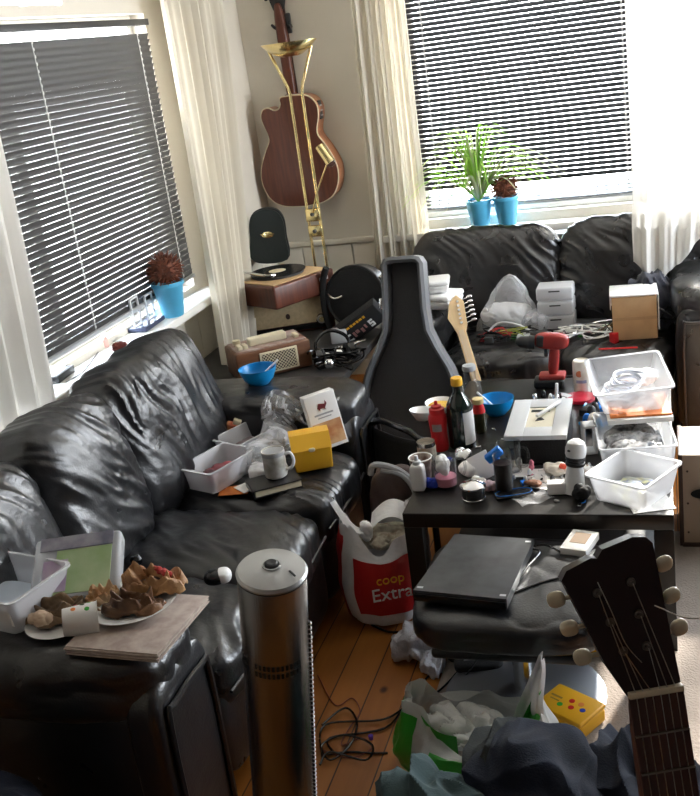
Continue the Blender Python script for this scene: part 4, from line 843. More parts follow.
P('stem', MB().box((0, 0, .045), (.018, .022, .09), bev=.004), LBLUE, bl); P('head', MB().box((-.008, 0, .100), (.056, .026, .028), rot=(0, -.6, 0), bev=.005), LBLUE, bl)
wc = ONE('white_card', 'white folded card leaning up among the tissues left of the blue dispenser', 'card', MB().box((0, 0, .04), (.075, .003, .085), bev=.001), PAPER, (-0.571, 2.898, 0.451), (-.35, -.5, -.1))
for i, (x, y, s_, lab) in enumerate(((468, 474, .05, 'crumpled white tissue between the pink mug and the white card'), (479, 487, .04, 'small crumpled tissue just behind the silver-lidded jar'), (463, 460, .045, 'scrap of silver foil in front of the dark green bottle'), (494, 493, .035, 'pinkish tissue wad left of the cola glass'))):
    crumple('foil_scrap' if i == 2 else 'tissue', lab, 'foil' if i == 2 else 'tissue', Vector(((-0.637, 2.929, 0.451), (-0.586, 2.833, 0.451), (-0.673, 3.040, 0.451), (-0.548, 2.811, 0.451))[i]), (s_*1.2, s_, s_*.8), FOIL if i == 2 else (mat('pinkish_tissue', (.75, .55, .62), .8) if i == 3 else PAPER), 20+i)
ph = T('mobile_phone', 'black phone with thin blue outline lying beside the foot of the cola glass', 'phone', (-0.470, 2.776, 0.451), .35)
P('phone_body', MB().box((0, 0, .005), (.115, .055, .009), bev=.003), BLACKG, ph); P('outline', MB().tube([(-.045, -.018, .0100), (.045, -.018, .0100), (.045, .018, .0100), (-.045, .018, .0100)], .0012, 5, 3, closed=True), LBLUE, ph)
ONE('zip_bag', 'small clear zip bag lying flat at the front edge of the table', 'bag', MB().surf(lambda u, v: ((u-.5)*.11, (v-.5)*.075, .004+.004*math.sin(u*9+v*4)), 16, 12), FILM, (-0.409, 2.749, 0.451), .6)
ONE('sheet_of_paper', 'white sheet of paper in front of the black box with grey lid', 'paper', MB().box((0, 0, .001), (.15, .13, .0016), bev=0), PAPER, (-0.428, 2.972, 0.451), .1)
ONE('sheet_of_paper', 'second white sheet lying under the charger and food wrapper', 'paper', MB().box((0, 0, .001), (.12, .09, .0016), bev=0), PAPER, tuple(Vector((-0.376, 2.853, 0.451))+Vector((0, 0, .002))), -.3)
crumple('food_scrap', 'brown food scrap on paper right of the cola glass', 'food', tuple(Vector((-0.419, 2.832, 0.451))+Vector((0, 0, .004))), (.06, .03, .018), mat('brown_food', (.34, .15, .08), .6), 44, (0, 0, -.3))
crumple('pink_ribbon', 'small pink crumpled strip standing on the white sheet', 'strip', tuple(Vector((-0.434, 2.942, 0.451))+Vector((0, 0, .004))), (.014, .02, .04), mat('pink_paper', (.75, .22, .30), .6), 45)
crumple('food_wrapper', 'cream food wrapper with red print crumpled behind the white charger', 'wrapper', tuple(Vector((-0.354, 2.911, 0.451))+Vector((0, 0, .004))), (.085, .06, .04), mat('cream_wrapper', (.66, .60, .52), .5, bump=.4), 46)
crumple('red_wrapper', 'small red wrapper scrap on top of the cream food wrapper', 'wrapper', tuple(Vector((-0.331, 2.896, 0.451))+Vector((0, -.01, .035))), (.026, .02, .016), mat('red_orange_scrap', (.65, .07, .03), .5), 47)
chg = T('charger', 'white block charger with a white lead at the front of the table', 'charger', (-0.343, 2.790, 0.451), .1)
P('block', MB().box((0, 0, .019), (.055, .035, .036), bev=.004), WHITE, chg); P('lead', MB().tube([(.027, 0, .018), (.05, .01, .012), (.07, .03, .006), (.05, .06, .005)], .0025, 6), WHITE, chg)
# black box with grey lid
bb = T('gadget_box', 'black box with a pale grey lid and square cream window, centre of the table', 'box', (-.425, 3.15, TZ), .02)
P('box_body', MB().box((.01, 0, .044), (.165, .30, .088), bev=.003), BLACKM, bb)
lid_ = MB(); 
for c_, s_ in (((-.070, 0), (.060, .33)), ((.072, 0), (.050, .33)), ((.004, .1275), (.090, .075)), ((.004, -.1275), (.090, .075))): lid_.box((c_[0], c_[1], .098), (s_[0], s_[1], .016), bev=.002)
P('lid', lid_, LGREY, bb); P('window', MB().box((.004, 0, .0965), (.092, .184, .010)), mat('ivory_window', (.82, .76, .60), .4), bb)
P('window_mark', MB().prism([(-.012, -.03), (.016, -.02), (.006, .0), (-.006, -.004)], .1016, .1030), BLACK, bb); P('window_slot', MB().box((-.002, .062, .1020), (.062, .018, .0012)), BLACK, bb)
ONE('white_stick', 'white plastic stick lying across the grey lid of the black box', 'stick', MB().box((0, 0, .006), (.012, .15, .010), bev=.003), WHITE, (-.40, 3.20, TZ+.108), -.45)
ONE('white_stick', 'upright white pen stuck behind the black box with grey lid', 'stick', MB().box((0, 0, .05), (.011, .010, .10), bev=.003), WHITE, (-0.411, 3.499, 0.451), (.1, .1, 0))
random.seed(21)
NAMES = [('cable_clip', GREYP), ('wire_nut', CHROME), ('battery', BLACKG), ('plug', WHITE), ('screw_box', LGREY), ('fuse', DGREY)]
def scatter(lab, n, x0, x1, y0, y1, mats, seed, g, z=TZ, smin=.010, smax=.030, nm='component'):
    r = random.Random(seed)
    for i in range(n):
        m_ = r.choice(mats); s_ = r.uniform(smin, smax); mb = MB()
        k = r.randrange(3)
        if k == 0: mb.box((0, 0, s_*.3), (s_*1.5, s_*.8, s_*.6), bev=s_*.08)
        elif k == 1: mb.lathe([(s_*.35, 0), (s_*.38, s_*.1), (s_*.3, s_*.8), (s_*.15, s_*1.0)], 12)
        else: mb.tube([(-s_, 0, s_*.2), (0, s_*.4, s_*.2), (s_, 0, s_*.25)], s_*.16, 6)
        o = ONE(nm, lab, 'component', mb, m_, (r.uniform(x0, x1), r.uniform(y0, y1), z), r.uniform(0, 6)); o['group'] = g
scatter('tiny silver and white part in the pile behind the grey-lidded box', 20, -.52, -.38, 3.42, 3.62, [CHROME, LGREY, WHITE, BLACKG, CHROME], 4, 'loose parts behind the grey-lidded box', smin=.02, smax=.05)
scatter('tiny blue, black or silver part right of the grey-lidded box', 16, -.30, -.22, 3.28, 3.55, [LBLUE, DGREY, BLUEB, CHROME, BLACK], 7, 'loose parts right of the grey-lidded box', smin=.02, smax=.05)
scatter('tiny dark or silver scrap scattered along the front strip of the table', 16, -.52, -.26, 2.70, 2.92, [DGREY, CHROME, WHITE, GREYP, BLACKG, LBLUE], 9, 'loose scraps on the front of the table', smin=.008, smax=.018)
scatter('small white or grey scrap in the crowded middle strip of the table', 26, -.56, -.20, 2.86, 3.0, [WHITE, LGREY, CHROME, PAPER, DGREY, WHITE, PINK, BLACKG], 15, 'small scraps in the middle of the table', smin=.014, smax=.03)
scatter('tiny scrap among the bottles at the left of the table', 8, -.72, -.52, 3.02, 3.3, [DGREY, CHROME, WHITE, DBLUE], 12, 'loose scraps among the bottles', smin=.008, smax=.018)
# cordless drill
dl = T('cordless_drill', 'dark red cordless drill standing on its battery at the back of the table', 'drill', (-0.456, 3.737, 0.451), .0)
P('battery', MB().box((-.0, 0, .018), (.115, .075, .034), bev=.008), BLACK, dl); P('foot', MB().box((.012, 0, .042), (.10, .066, .02), bev=.007), DRED, dl)
P('grip', MB().sq((.022, 0, .105), (.040, .036, .13), 3, 12, rot=(0, .12, 0)), DRED, dl); hd_ = P('motor_housing', MB().sq((.018, 0, .182), (.13, .055, .062), 3.2, 14, rot=(0, .10, 0)), DRED, dl)
P('chuck', MB().lathe([(.027, 0), (.027, .022), (.024, .026), (.022, .055), (.012, .070), (.006, .074)], 24, M=TM((-.045, 0, .178), (0, -PI/2+.10, 0))), BLACK, hd_); P('trigger', MB().box((-.006, 0, .135), (.014, .014, .03), bev=.004), BLACK, dl)
P('black_trim', MB().box((-.022, 0, .188), (.03, .057, .045), rot=(0, .1, 0), bev=.008), BLACK, dl)
cn = T('drink_can', 'white and gold printed can standing at the back right of the table', 'can', (-0.326, 3.659, 0.451), 0)
P('can_body', MB().lathe([(.027, 0), (.032, .006), (.033, .012), (.033, .118), (.030, .126), (.027, .128), (.026, .124), (0, .123)], 32), mat('pale_gold_can', (.62, .56, .44), .3, metal=.3, col2=(.75, .72, .66), vs=18), cn)
P('badge', MB().lathe([(0, 0), (.013, 0), (.012, .0012)], 20, M=TM((-.006, -.0325, .082), (PI/2, 0, .15))), mat('rust_badge', (.45, .14, .05), .4), cn); P('print_band', MB().surf(lambda u, v: (math.cos(-2.2+u*1.2)*.0334, math.sin(-2.2+u*1.2)*.0334, .045+v*.012), 10, 2), mat('blue_grey_print', (.25, .28, .38), .5), cn)
rt = ONE('tub_cover', 'dark red plastic lid lying in front of the printed can', 'cover', MB().lathe([(.052, 0), (.055, .002), (.055, .014), (.045, .016), (0, .012)], 36), mat('crimson_plastic', (.40, .01, .03), .3), (-0.331, 3.575, 0.451))
# clear storage containers at the right
ct1 = T('clear_container', 'clear container of tangled leads under the upper tub on the right of the table', 'container', (-.125, 3.06, TZ), .12)
tubbox(ct1, .22, .30, .095, CLEAR, .08); P('contents', MB().sq((0, 0, .045), (.18, .25, .07), 3, 24, wrinkle(.014, 77, (16, 16, 16))), mat('mixed_grey_leads', (.08, .08, .085), .5, col2=(.5, .5, .5), vs=45), ct1)
fl_ = T('papers_stack', 'stack of white leaflets with an orange edge lying across the clear container', 'papers', (-.115, 3.19, TZ+.098), .12)
P('leaflets', MB().box((0, 0, .008), (.20, .20, .016), bev=.001), PAPER, fl_); P('orange_leaflet', MB().box((.004, .01, .0195), (.19, .19, .006), bev=.001), ORANGE, fl_)
tu = T('clear_tub', 'open clear tub of white cable coils, topmost on the right of the table', 'tub', (-.140, 3.245, TZ+.125), (.06, -.04, .16))
tubbox(tu, .235, .30, .095, CLEAR, .22, rim=.008)
cl_ = MB(); 
for i in range(6): cl_.tube([(.05*math.cos(a+i)+.01*i-.03, (.045+.003*i)*math.sin(a+i)-.02, .025+.011*i+.006*math.sin(a*2)) for a in [j*PI/5 for j in range(10)]], .0048, 7, 3, closed=True)
tag(P('cable_coil', cl_, mat('pale_blue_grey_cable', (.60, .64, .72), .4), loc=(-.155, 3.215, TZ+.14), rz=(.06, -.04, .16)), 'pale blue-grey cable coiled inside the topmost clear tub', 'cable')
crumple('white_cloth', 'white cloth folded at the back of the topmost clear tub', 'cloth', (-.11, 3.32, TZ+.145), (.13, .10, .06), PAPER, 31)
wt = T('white_tub', 'large frosted white tub at the front right corner of the table', 'tub', (-.118, 2.775, TZ), -.52)
tubbox(wt, .185, .20, .088, FROST, .16, rim=.008, wall=.003); P('tub_contents', MB().sq((0, 0, .022), (.13, .14, .036), 3, 16, wrinkle(.008, 17, (18, 18, 18))), mat('coloured_bits', (.18, .22, .40), .5, col2=(.60, .62, .35), vs=40), wt)
ONE('white_napkin', 'white napkin poking out from under the front right tub', 'napkin', MB().box((0, 0, .001), (.12, .10, .0015)), PAPER, (-.075, 2.72, TZ), .3)
# grey respirator-like gadget
gg = T('hand_blender', 'grey plastic hand tool with domed white top and black rings, left of the clear container', 'tool', (-0.293, 2.797, 0.451), (-.10, .10, .1))
P('lower_body', MB().lathe([(.034, 0), (.032, .01), (.028, .05), (.024, .075), (.026, .085)], 28), LGREY, gg); P('black_ring', MB().lathe([(.027, .084), (.029, .087), (.029, .094), (.026, .096), (.026, .101), (.029, .103), (.029, .110), (.027, .113)], 28), BLACK, gg)
P('dome', MB().lathe([(.028, .112), (.031, .12), (.031, .138), (.025, .155), (.012, .164), (0, .166)], 28), LGREY, gg); P('button', MB().sq((-.02, -.022, .135), (.012, .01, .008), 2.2, 5), BLACK, gg)
crumple('black_pouch', 'small crumpled black pouch beside the front right tub', 'pouch', (-0.264, 2.750, 0.451), (.05, .05, .045), BLACKM, 61)
tr2 = ONE('tape_roll', 'small cream roll of tape standing by the upper clear container', 'tape', MB().lathe([(.026, 0), (.026, .03), (.012, .03), (.012, 0), (.026, 0)], 28, rot=(PI/2, 0, 0), c=(0, .015, .026)), mat('cream_tape', (.72, .66, .56), .5), (-0.258, 3.299, 0.451), .3)
gw = T('plastic_holder', 'light grey plastic holder with slots standing left of the clear container', 'holder', (-0.265, 3.094, 0.451), .2)
P('frame', MB().box((-.018, 0, .05), (.010, .05, .10), bev=.003).box((.018, 0, .05), (.010, .05, .10), bev=.003).box((0, 0, .095), (.046, .05, .010), bev=.003).box((0, 0, .005), (.046, .05, .010), bev=.003), LGREY, gw)
ONE('red_rod', 'thin red rod lying on the back sofa seat by the clear tub', 'rod', MB().tube([(-.08, 0, .004), (.08, 0, .004)], .004, 8, smooth=False), RED, (-.22, 4.22, .432), 0)
cable('pale lead sprawling over the front strip of the table', [(-0.453, 2.788, 0.455), (-0.400, 2.858, 0.455), (-0.348, 2.815, 0.455), (-0.295, 2.875, 0.460), (-0.281, 2.960, 0.455), (-0.321, 3.007, 0.455)], .002, GREYP, 'thin_lead')

# ================================================================ on the back sofa (seat at .435)
def takeout(lab, loc, rz, s=(.155, .15, .055)):
    t = T('takeout_box', lab, 'box', loc, rz)
    P('tray', MB().box((0, 0, s[2]*.3), (s[0], s[1], s[2]*.58), bev=.010, taper=.15), WHITE, t); P('lid', MB().box((0, 0, s[2]*.78), (s[0]*1.02, s[1]*1.02, s[2]*.42), bev=.014), WHITE, t)
takeout('lower white foam food box on the left arm of the back sofa', (-1.005, 4.43, .605), -.3, (.165, .16, .07)); takeout('upper white foam food box, stacked on the other at the back sofa arm', (-1.03, 4.44, .678), .15, (.14, .14, .06))
pb = T('plastic_bag', 'knotted clear plastic bag of white packaging on the back sofa seat', 'bag', (-.73, 4.60, .435), 0)
P('film', MB().surf(lambda u, v: ((.155*(1-v)**.62*(1+.10*noise.noise(Vector((math.cos(u*6.28)*3, math.sin(u*6.28)*3, v*6))))+.004)*math.cos(u*2*PI)+.02*v, (.10*(1-v)**.6+.003)*math.sin(u*2*PI), v*.26), 48, 26, cu=True), FILM, pb)
P('packaging', MB().sq((-.01, 0, .065), (.25, .16, .13), 2.4, 26, wrinkle(.02, 41, (10, 10, 10))), WBAG, pb)
crumple('clear_bag', 'small clear bag slumped between the knotted bag and drawer unit', 'bag', (-.60, 4.55, .435), (.14, .12, .09), FILM, 71)
dw = T('drawer_unit', 'small frosted plastic drawer unit of three tiers on the back sofa', 'drawers', (-.505, 4.60, .435), .0)
for i in range(3):
    tt = P('drawer', MB().box((0, 0, .033+i*.067), (.165, .13, .062), bev=.010), FROST, dw)
    P('contents', MB().box((0, 0, .028+i*.067), (.12, .09, .022), bev=.004), GREYP, tt); P('slot', MB().box((0, -.066, .048+i*.067), (.05, .003, .006)), BLACK, tt)
crd = T('cardboard_box', 'plain brown cardboard box with white top on the back sofa seat', 'box', (-.155, 4.42, .435), .05)
P('carton', MB().box((0, 0, .095), (.185, .17, .19), bev=.002), CARD, crd); P('white_lid', MB().box((0, .004, .196), (.20, .185, .008), bev=.002).box((0, .09, .155), (.198, .006, .09)).box((.099, .0, .115), (.004, .17, .15)).box((-.099, 0, .165), (.004, .15, .06)), WHITE, crd); P('tape', MB().box((0, -.0862, .095), (.18, .001, .014)), mat('brown_tape', (.42, .27, .13), .35), crd)
def cloth2(*a, **k): return cloth(*a, **k)
cloth('dark_jacket', 'dark navy crumpled cloth behind the cardboard box on the back sofa', 'cloth', (-.075, 4.57, .43), (.24, .13, .23), mat('dark_blue_black_cloth', (.012, .014, .028), .8, sheen=.3), 63, (0, 0, .2), .014, 2.3, 30)
random.seed(77)
def tang(name, lab, c, rx, ry, m, seed, r=.003, n=16, lift=.04): ONE(name, lab, 'cable', MB().tube(tangle(n, rx, ry, .005, seed, lift), r, 6), m, c)
tang('cable', 'silver-grey bundle of flat leads spread left of the cardboard box', (-.36, 4.45, .435), .14, .10, CHROME, 3, .0045, 26, .03)
tang('cable', 'white loops of lead among the silver leads on the back sofa', (-.38, 4.42, .435), .13, .10, WHITE, 8, .0035, 22, .04)
tang('cable', 'black tangled cable in front of the knotted plastic bag', (-.72, 4.43, .435), .16, .07, BLACKG, 13, .004, 20, .04)
tang('cable', 'red wire tangled with the black cable on the back sofa', (-.78, 4.42, .435), .10, .06, RED, 18, .002, 12, .05)
tang('cable', 'yellow-green wire tangled near the front edge of the back sofa', (-.70, 4.40, .435), .09, .05, mat('yellow_green_wire', (.35, .40, .05), .4), 22, .002, 10, .05)
tang('cable', 'black and pink-edged lead looping from the dark cloth over the right arm', (-.02, 4.46, .445), .06, .12, BLACKG, 29, .003, 10, .12)
ONE('cable', 'thick white cable arching in front of the knotted plastic bag', 'cable', MB().tube([(-.83, 4.44, .44), (-.76, 4.47, .50), (-.66, 4.45, .49), (-.58, 4.43, .445)], .005, 8), LGREY)
for i, (x, y, m_, lab) in enumerate(((-.62, 4.38, GREYP, 'flat grey plastic box on the front edge of the back sofa'), (-.56, 4.36, BLACK, 'black power adapter behind the drill on the back sofa'), (-.24, 4.33, RED, 'small red plug left of the cardboard box'), (-.79, 4.39, DGREY, 'dark grey adapter near the maple neck on the back sofa'), (-.69, 4.45, GREEN, 'green circuit board among the cables on the back sofa'))):
    ONE('adapter' if i != 4 else 'circuit_board', lab, 'adapter' if i != 4 else 'circuit board', MB().box((0, 0, .014 if i != 4 else .005), ((.09, .055, .028), (.075, .05, .05), (.03, .03, .045), (.05, .04, .03), (.07, .05, .006))[i], bev=.003 if i != 4 else .001), m_, (x, y, .436 if i != 1 else .445), i*.5)
scatter('tiny dark or coloured connector lying on the back sofa seat', 18, -.86, -.28, 4.34, 4.56, [DGREY, BLACKG, CHROME, ORANGE, GREEN, WHITE], 33, 'loose connectors on the back sofa', z=.438, smin=.012, smax=.026, nm='connector')
ONE('book', 'dark bound book lying behind the silver leads on the back sofa', 'book', MB().box((0, 0, .009), (.16, .09, .018), bev=.002), DGREY, (-.36, 4.57, .437), .1)

# ================================================================ on the long sofa, far seat (.455)
SZ = .462
def open_tub(lab, loc, rz, s, h, cm, seed):
    t = T('storage_tub', lab, 'tub', loc, rz); tubbox(t, s[0], s[1], h, FROST, .14); P('contents', MB().sq((0, 0, h*.35), (s[0]*.7, s[1]*.7, h*.5), 3, 16, wrinkle(.012, seed, (16, 16, 16))), cm, t); return t
m1 = mat('mixed_red_grey', (.06, .05, .06), .5, col2=(.55, .10, .13), vs=14); m2 = mat('mixed_dark_brown', (.07, .045, .05), .6, col2=(.45, .35, .36), vs=22)
open_tub('front frosted tub of red and white bits on the far seat of the long sofa', (-1.475, 2.86, SZ), (0, 0, -.35), (.15, .22), .085, m1, 5)
open_tub('rear frosted tub of dark bits beside the sofa back, behind the front tub', (-1.46, 3.09, SZ), (0, 0, -.42), (.14, .20), .085, m2, 9)
crumple('plastic_bag', 'crumpled see-through plastic bag leaning on the tubs on the long sofa', 'bag', (-1.335, 3.0, SZ), (.13, .22, .11), FILM, 81, (0, 0, -.3)); crumple('plastic_bag', 'small white plastic bag in front of the mug on the long sofa', 'bag', (-1.33, 2.89, SZ), (.09, .09, .05), WBAG, 82)
ONE('tub_cover', 'frosted tub lid propped upright behind the see-through bag', 'cover', MB().box((0, 0, .05), (.14, .004, .10), bev=.0015), FROST, (-1.37, 3.11, SZ), (-.3, .35, -.2))
for i, (x, y, m_, a, lab) in enumerate(((-1.395, 2.79, ORANGE, .2, 'orange and red printed leaflet under the tub corner'), (-1.345, 2.82, PAPER, .9, 'white folded leaflet left of the black book'))):
    ONE('leaflet', lab, 'leaflet', MB().box((0, 0, .002), (.10, .07, .003), bev=.001), m_, (x, y, SZ-.004+i*.004), a)
bk_ = T('book', 'black hardback book with cream pages under the patterned mug', 'book', (-1.262, 2.815, SZ-.002), .62)
P('cover', MB().box((0, 0, .002), (.165, .115, .003)).box((0, 0, .026), (.165, .115, .003)).box((-.081, 0, .014), (.004, .115, .027), bev=.001), BLACK, bk_); P('pages', MB().box((.002, 0, .014), (.155, .108, .021)), CREAM, bk_)
mg = T('mug', 'white patterned mug standing on the black book', 'mug', (-1.258, 2.84, SZ+.0265), .1)
P('mug_body', MB().lathe([(.030, 0), (.036, .004), (.038, .012), (.038, .092), (.0385, .094), (.0355, .093), (.035, .012), (0, .008)], 36), mat('patterned_glaze', (.40, .38, .30), .3, col2=(.72, .71, .68), vs=30), mg); P('rim_band', MB().lathe([(.0386, .078), (.0388, .090)], 36), GREYP, mg)
P('handle', MB().tube([(.036, 0, .078), (.058, 0, .080), (.066, 0, .055), (.056, 0, .030), (.036, 0, .024)], .0055, 8), WHITE, mg)
yx = T('yellow_box', 'yellow plastic box with sloping lid on the far seat of the long sofa', 'box', (-1.185, 2.995, SZ-.002), .42)
P('box_body', MB().box((0, 0, .040), (.135, .12, .080), bev=.006, taper=.06), YELLOW, yx); P('lid', MB().prism([(-.062, .078), (.062, .078), (.045, .118), (-.02, .122)], -.068, .068, TM((0, 0, 0), (0, 0, PI/2)) @ FZ), YELLOW, yx); P('clasp', MB().sq((.0, -.062, .078), (.022, .008, .014), 3, 5), CREAM, yx)
cx = T('food_carton', 'tall white food carton with a bread picture leaning by the far sofa arm', 'carton', (-1.165, 3.15, SZ), (-.16, -.10, .62))
P('carton_body', MB().box((0, 0, .10), (.115, .05, .20), bev=.002), WHITE, cx); P('bread_picture', MB().box((.0, -.0255, .055), (.105, .001, .085)), mat('bread_print', (.50, .20, .08), .5, col2=(.72, .50, .28), vs=20), cx)
P('animal_mark', MB().prism([(-.018, .150), (-.010, .166), (.012, .160), (.016, .172), (.020, .160), (.010, .146), (.012, .138), (.004, .146), (-.008, .146), (-.010, .138)], -.0268, -.0252, FZ), mat('maroon_mark', (.16, .02, .025), .5), cx)
P('print_lines', MB().box((0, -.0256, .126), (.07, .001, .006)).box((0, -.0256, .114), (.05, .001, .004)), GREYP, cx)
ONE('plastic_wrap', 'clear plastic wrap draped round the tall food carton', 'wrap', MB().surf(lambda u, v: ((u-.5)*.26+.02*math.sin(v*7), .055+.06*math.sin(u*PI)*(1-v)+.05*noise.noise(Vector((u*6, v*5, 3)))+.02*noise.noise(Vector((u*17, v*14, 1))), v*(.17+.06*math.sin(u*5+1))), 44, 30), FILM, (-1.235, 3.12, SZ), .55)
crumple('tissue', 'white tissue between the yellow box and the food carton', 'tissue', (-1.235, 3.09, SZ), (.13, .08, .075), PAPER, 84)
ONE('white_stick', 'short white tube standing behind the patterned mug', 'tube', MB().lathe([(.011, 0), (.012, .07), (.008, .075)], 16), WHITE, (-1.28, 2.97, SZ), (.2, -.25, 0))
ks = T('snack_packet', 'small red and cream packet tucked against the far sofa arm', 'packet', (-1.565, 3.165, SZ+.025), (.1, .45, .3)); P('packet', MB().box((0, 0, .035), (.055, .03, .07), bev=.008), mat('red_brown_packet', (.45, .10, .05), .5, col2=(.65, .40, .18), vs=20), ks); P('cream_end', MB().box((.008, 0, .078), (.030, .02, .022), bev=.004), CREAM, ks)

# mouse on the near seat
ms = T('computer_mouse', 'black and white computer mouse on the near seat of the long sofa', 'mouse', (-1.181, 2.170, 0.485), .35)
P('black_shell', MB().sq((-.008, 0, .017), (.062, .056, .040), 2.3, 14), BLACKG, ms); P('white_cover', MB().sq((.014, 0, .018), (.046, .052, .040), 2.3, 14), WHITE, ms)
hs = T('hair_clip', 'small dark pink twisted cable tie tucked against the near sofa cushion', 'tie', (-1.685, 2.289, 0.500), .3); P('loop', MB().tube(tangle(8, .03, .03, .0, 4, .05), .003, 6), mat('dusty_pink', (.30, .06, .09), .5), hs)
ONE('thread_spool', 'small dark spool lying between the near seat and the leaflet box', 'spool', MB().lathe([(.016, 0), (.018, .014), (.012, .024), (0, .026)], 18), BLACKG, (-1.503, 2.299, 0.462))
# ================================================================ near arm (.625)
AZ = .626
nt = T('white_tub', 'frosted white tub at the left edge of the picture on the near sofa arm', 'tub', (-1.530, 1.78, AZ), -.22); tubbox(nt, .24, .19, .095, FROST, .12, rim=.008); P('contents', MB().sq((0, 0, .03), (.18, .13, .04), 3, 12), mat('pale_blue_white', (.45, .52, .62), .5), nt)
P('paper_label', MB().box((.06, -.0895, .05), (.09, .001, .045), rot=(.12, 0, 0)), PAPER, nt)
lb_ = T('leaflet_box', 'clear plastic box holding green and purple leaflets, tilted on the near arm', 'box', (-1.395, 1.885, AZ+.035), (.50, .0, .32))
P('box_body', MB().box((0, 0, .026), (.215, .185, .050), bev=.012), CLEAR, lb_); P('green_leaflet', MB().box((.02, -.015, .0520), (.135, .125, .002)), mat('green_leaflet', (.28, .42, .18), .6, col2=(.45, .55, .33), vs=10), lb_)
P('purple_leaflet', MB().box((-.048, -.025, .0532), (.06, .09, .002)), mat('lilac_leaflet', (.42, .30, .48), .6, col2=(.6, .55, .6), vs=14), lb_); P('grey_leaflet', MB().box((.0, .068, .0542), (.18, .038, .002)), mat('grey_photo_leaflet', (.14, .14, .20), .6, col2=(.35, .34, .40), vs=20), lb_)
nw = T('newspaper', 'folded newspaper lying under the plates on the near sofa arm', 'newspaper', (-1.165, 1.735, AZ-.002), -.05)
for i in range(6): P('sheet', MB().box((0, 0, .002+i*.0032), (.235+.004*math.sin(i*2), .24+.005*math.cos(i*3), .0026), rot=(0, 0, .012*math.sin(i*5)), bev=.001), NEWS, nw)
def plate(lab, loc, r, rz=0):
    t = T('plate', lab, 'plate', loc, rz); P('plate_body', MB().lathe([(r*.5, 0), (r*.62, .002), (r*.95, .013), (r, .016), (r*.94, .0155), (r*.6, .005), (0, .004)], 48), WHITE, t); return t
plate('round white plate under the larger burger wrapper on the newspaper', (-1.205, 1.79, AZ+.019), .105); plate('white plate at the left with a brown food wrapper, on the near arm', (-1.36, 1.73, AZ), .085)
def wrapper(lab, loc, sz, seed, rz, m=KRAFT, open_=.8):
    # a torn, crumpled paper wrapping: ragged open folds round a darker filling
    t = T('food_wrapper', lab, 'wrapper', loc, rz); off = Vector((seed*1.7, seed*.9, seed*.3))
    for k in range(2):
        def f(u, v):
            a = u*2*PI; rr = lerp(.25, 1.0, v**.8)*(1-.25*k); n1 = noise.noise(Vector((math.cos(a)*1.8, math.sin(a)*1.8, v*2.2+k*5))+off); n2 = noise.noise(Vector((math.cos(a)*3.2, math.sin(a)*3.2, v*3.5+k*3))+off)
            vo = noise.voronoi(Vector((math.cos(a)*2.2*v, math.sin(a)*2.2*v, k+seed)))[0][0]
            z = sz[2]*(.08+(.62*math.sin(v*PI*.8)*(.7+.8*n1)+.14*n2*v+.25*(vo-.4))*open_*(1+.6*k))
            if v > .8: z *= 1-.55*(v-.8)/.2*(1 if n1 > 0 else .2)
            return (math.cos(a)*rr*sz[0]/2*(1+.30*n1+.06*n2), math.sin(a)*rr*sz[1]/2*(1+.35*n1-.08*n2), max(z, .001))
        mb = MB(); mb.surf(f, 64, 18, cu=True); o = fin(mb.bm, 'paper_layer', m, t, sharp=.6); o.modifiers.new('thickness', 'SOLIDIFY').thickness = .0012
    P('filling', MB().sq((0, 0, sz[2]*.22), (sz[0]*.62, sz[1]*.6, sz[2]*.42), 2.3, 14, wrinkle(.006, seed, (22, 22, 22))), mat('greasy_filling', (.07, .03, .015), .4) if 'greasy_filling' not in bpy.data.materials else bpy.data.materials['greasy_filling'], t)
    return t
wrapper('large crumpled golden-brown burger wrapper at the back of the right plate', (-1.175, 1.845, AZ+.026), (.17, .10, .075), 91, -.15, mat('golden_kraft', (.22, .09, .03), .55, bump=.4, col2=(.62, .36, .16), vs=16)); wrapper('dark brown greasy wrapper at the front of the right plate', (-1.185, 1.765, AZ+.022), (.15, .085, .055), 92, .1, mat('greasy_dark_wrapper', (.08, .035, .018), .4, bump=.4, col2=(.26, .13, .06), vs=18))
wrapper('flattened olive-brown food wrapper on the left plate', (-1.365, 1.745, AZ+.006), (.20, .09, .055), 93, .35, mat('olive_brown_wrapper', (.10, .06, .028), .5, bump=.4, col2=(.36, .24, .13), vs=14)); wrapper('golden torn bun wrapper between the two plates', (-1.285, 1.800, AZ+.022), (.09, .065, .045), 94, .2, mat('bun_paper', (.45, .20, .06), .55, bump=.3, col2=(.80, .62, .40), vs=24))
crumple('red_wrapper', 'small red torn wrapper at the top of the large burger wrapper', 'wrapper', (-1.155, 1.862, AZ+.060), (.07, .018, .018), mat('red_foil_edge', (.45, .03, .03), .4), 95, (0, 0, -.5)); crumple('bread_roll', 'half eaten bun in the left wrapper', 'food', (-1.395, 1.70, AZ+.018), (.06, .04, .03), mat('pale_bun', (.55, .40, .28), .7), 96)
yg = T('yoghurt_pot', 'white paper pot with coloured dots lying on its side between the plates', 'pot', (-1.315, 1.672, AZ+.044), (0, PI/2+.12, .55))
P('pot_body', MB().lathe([(.030, 0), (.031, .002), (.038, .075), (.040, .077), (.037, .076), (.029, .004), (0, .003)], 32), LABEL, yg)
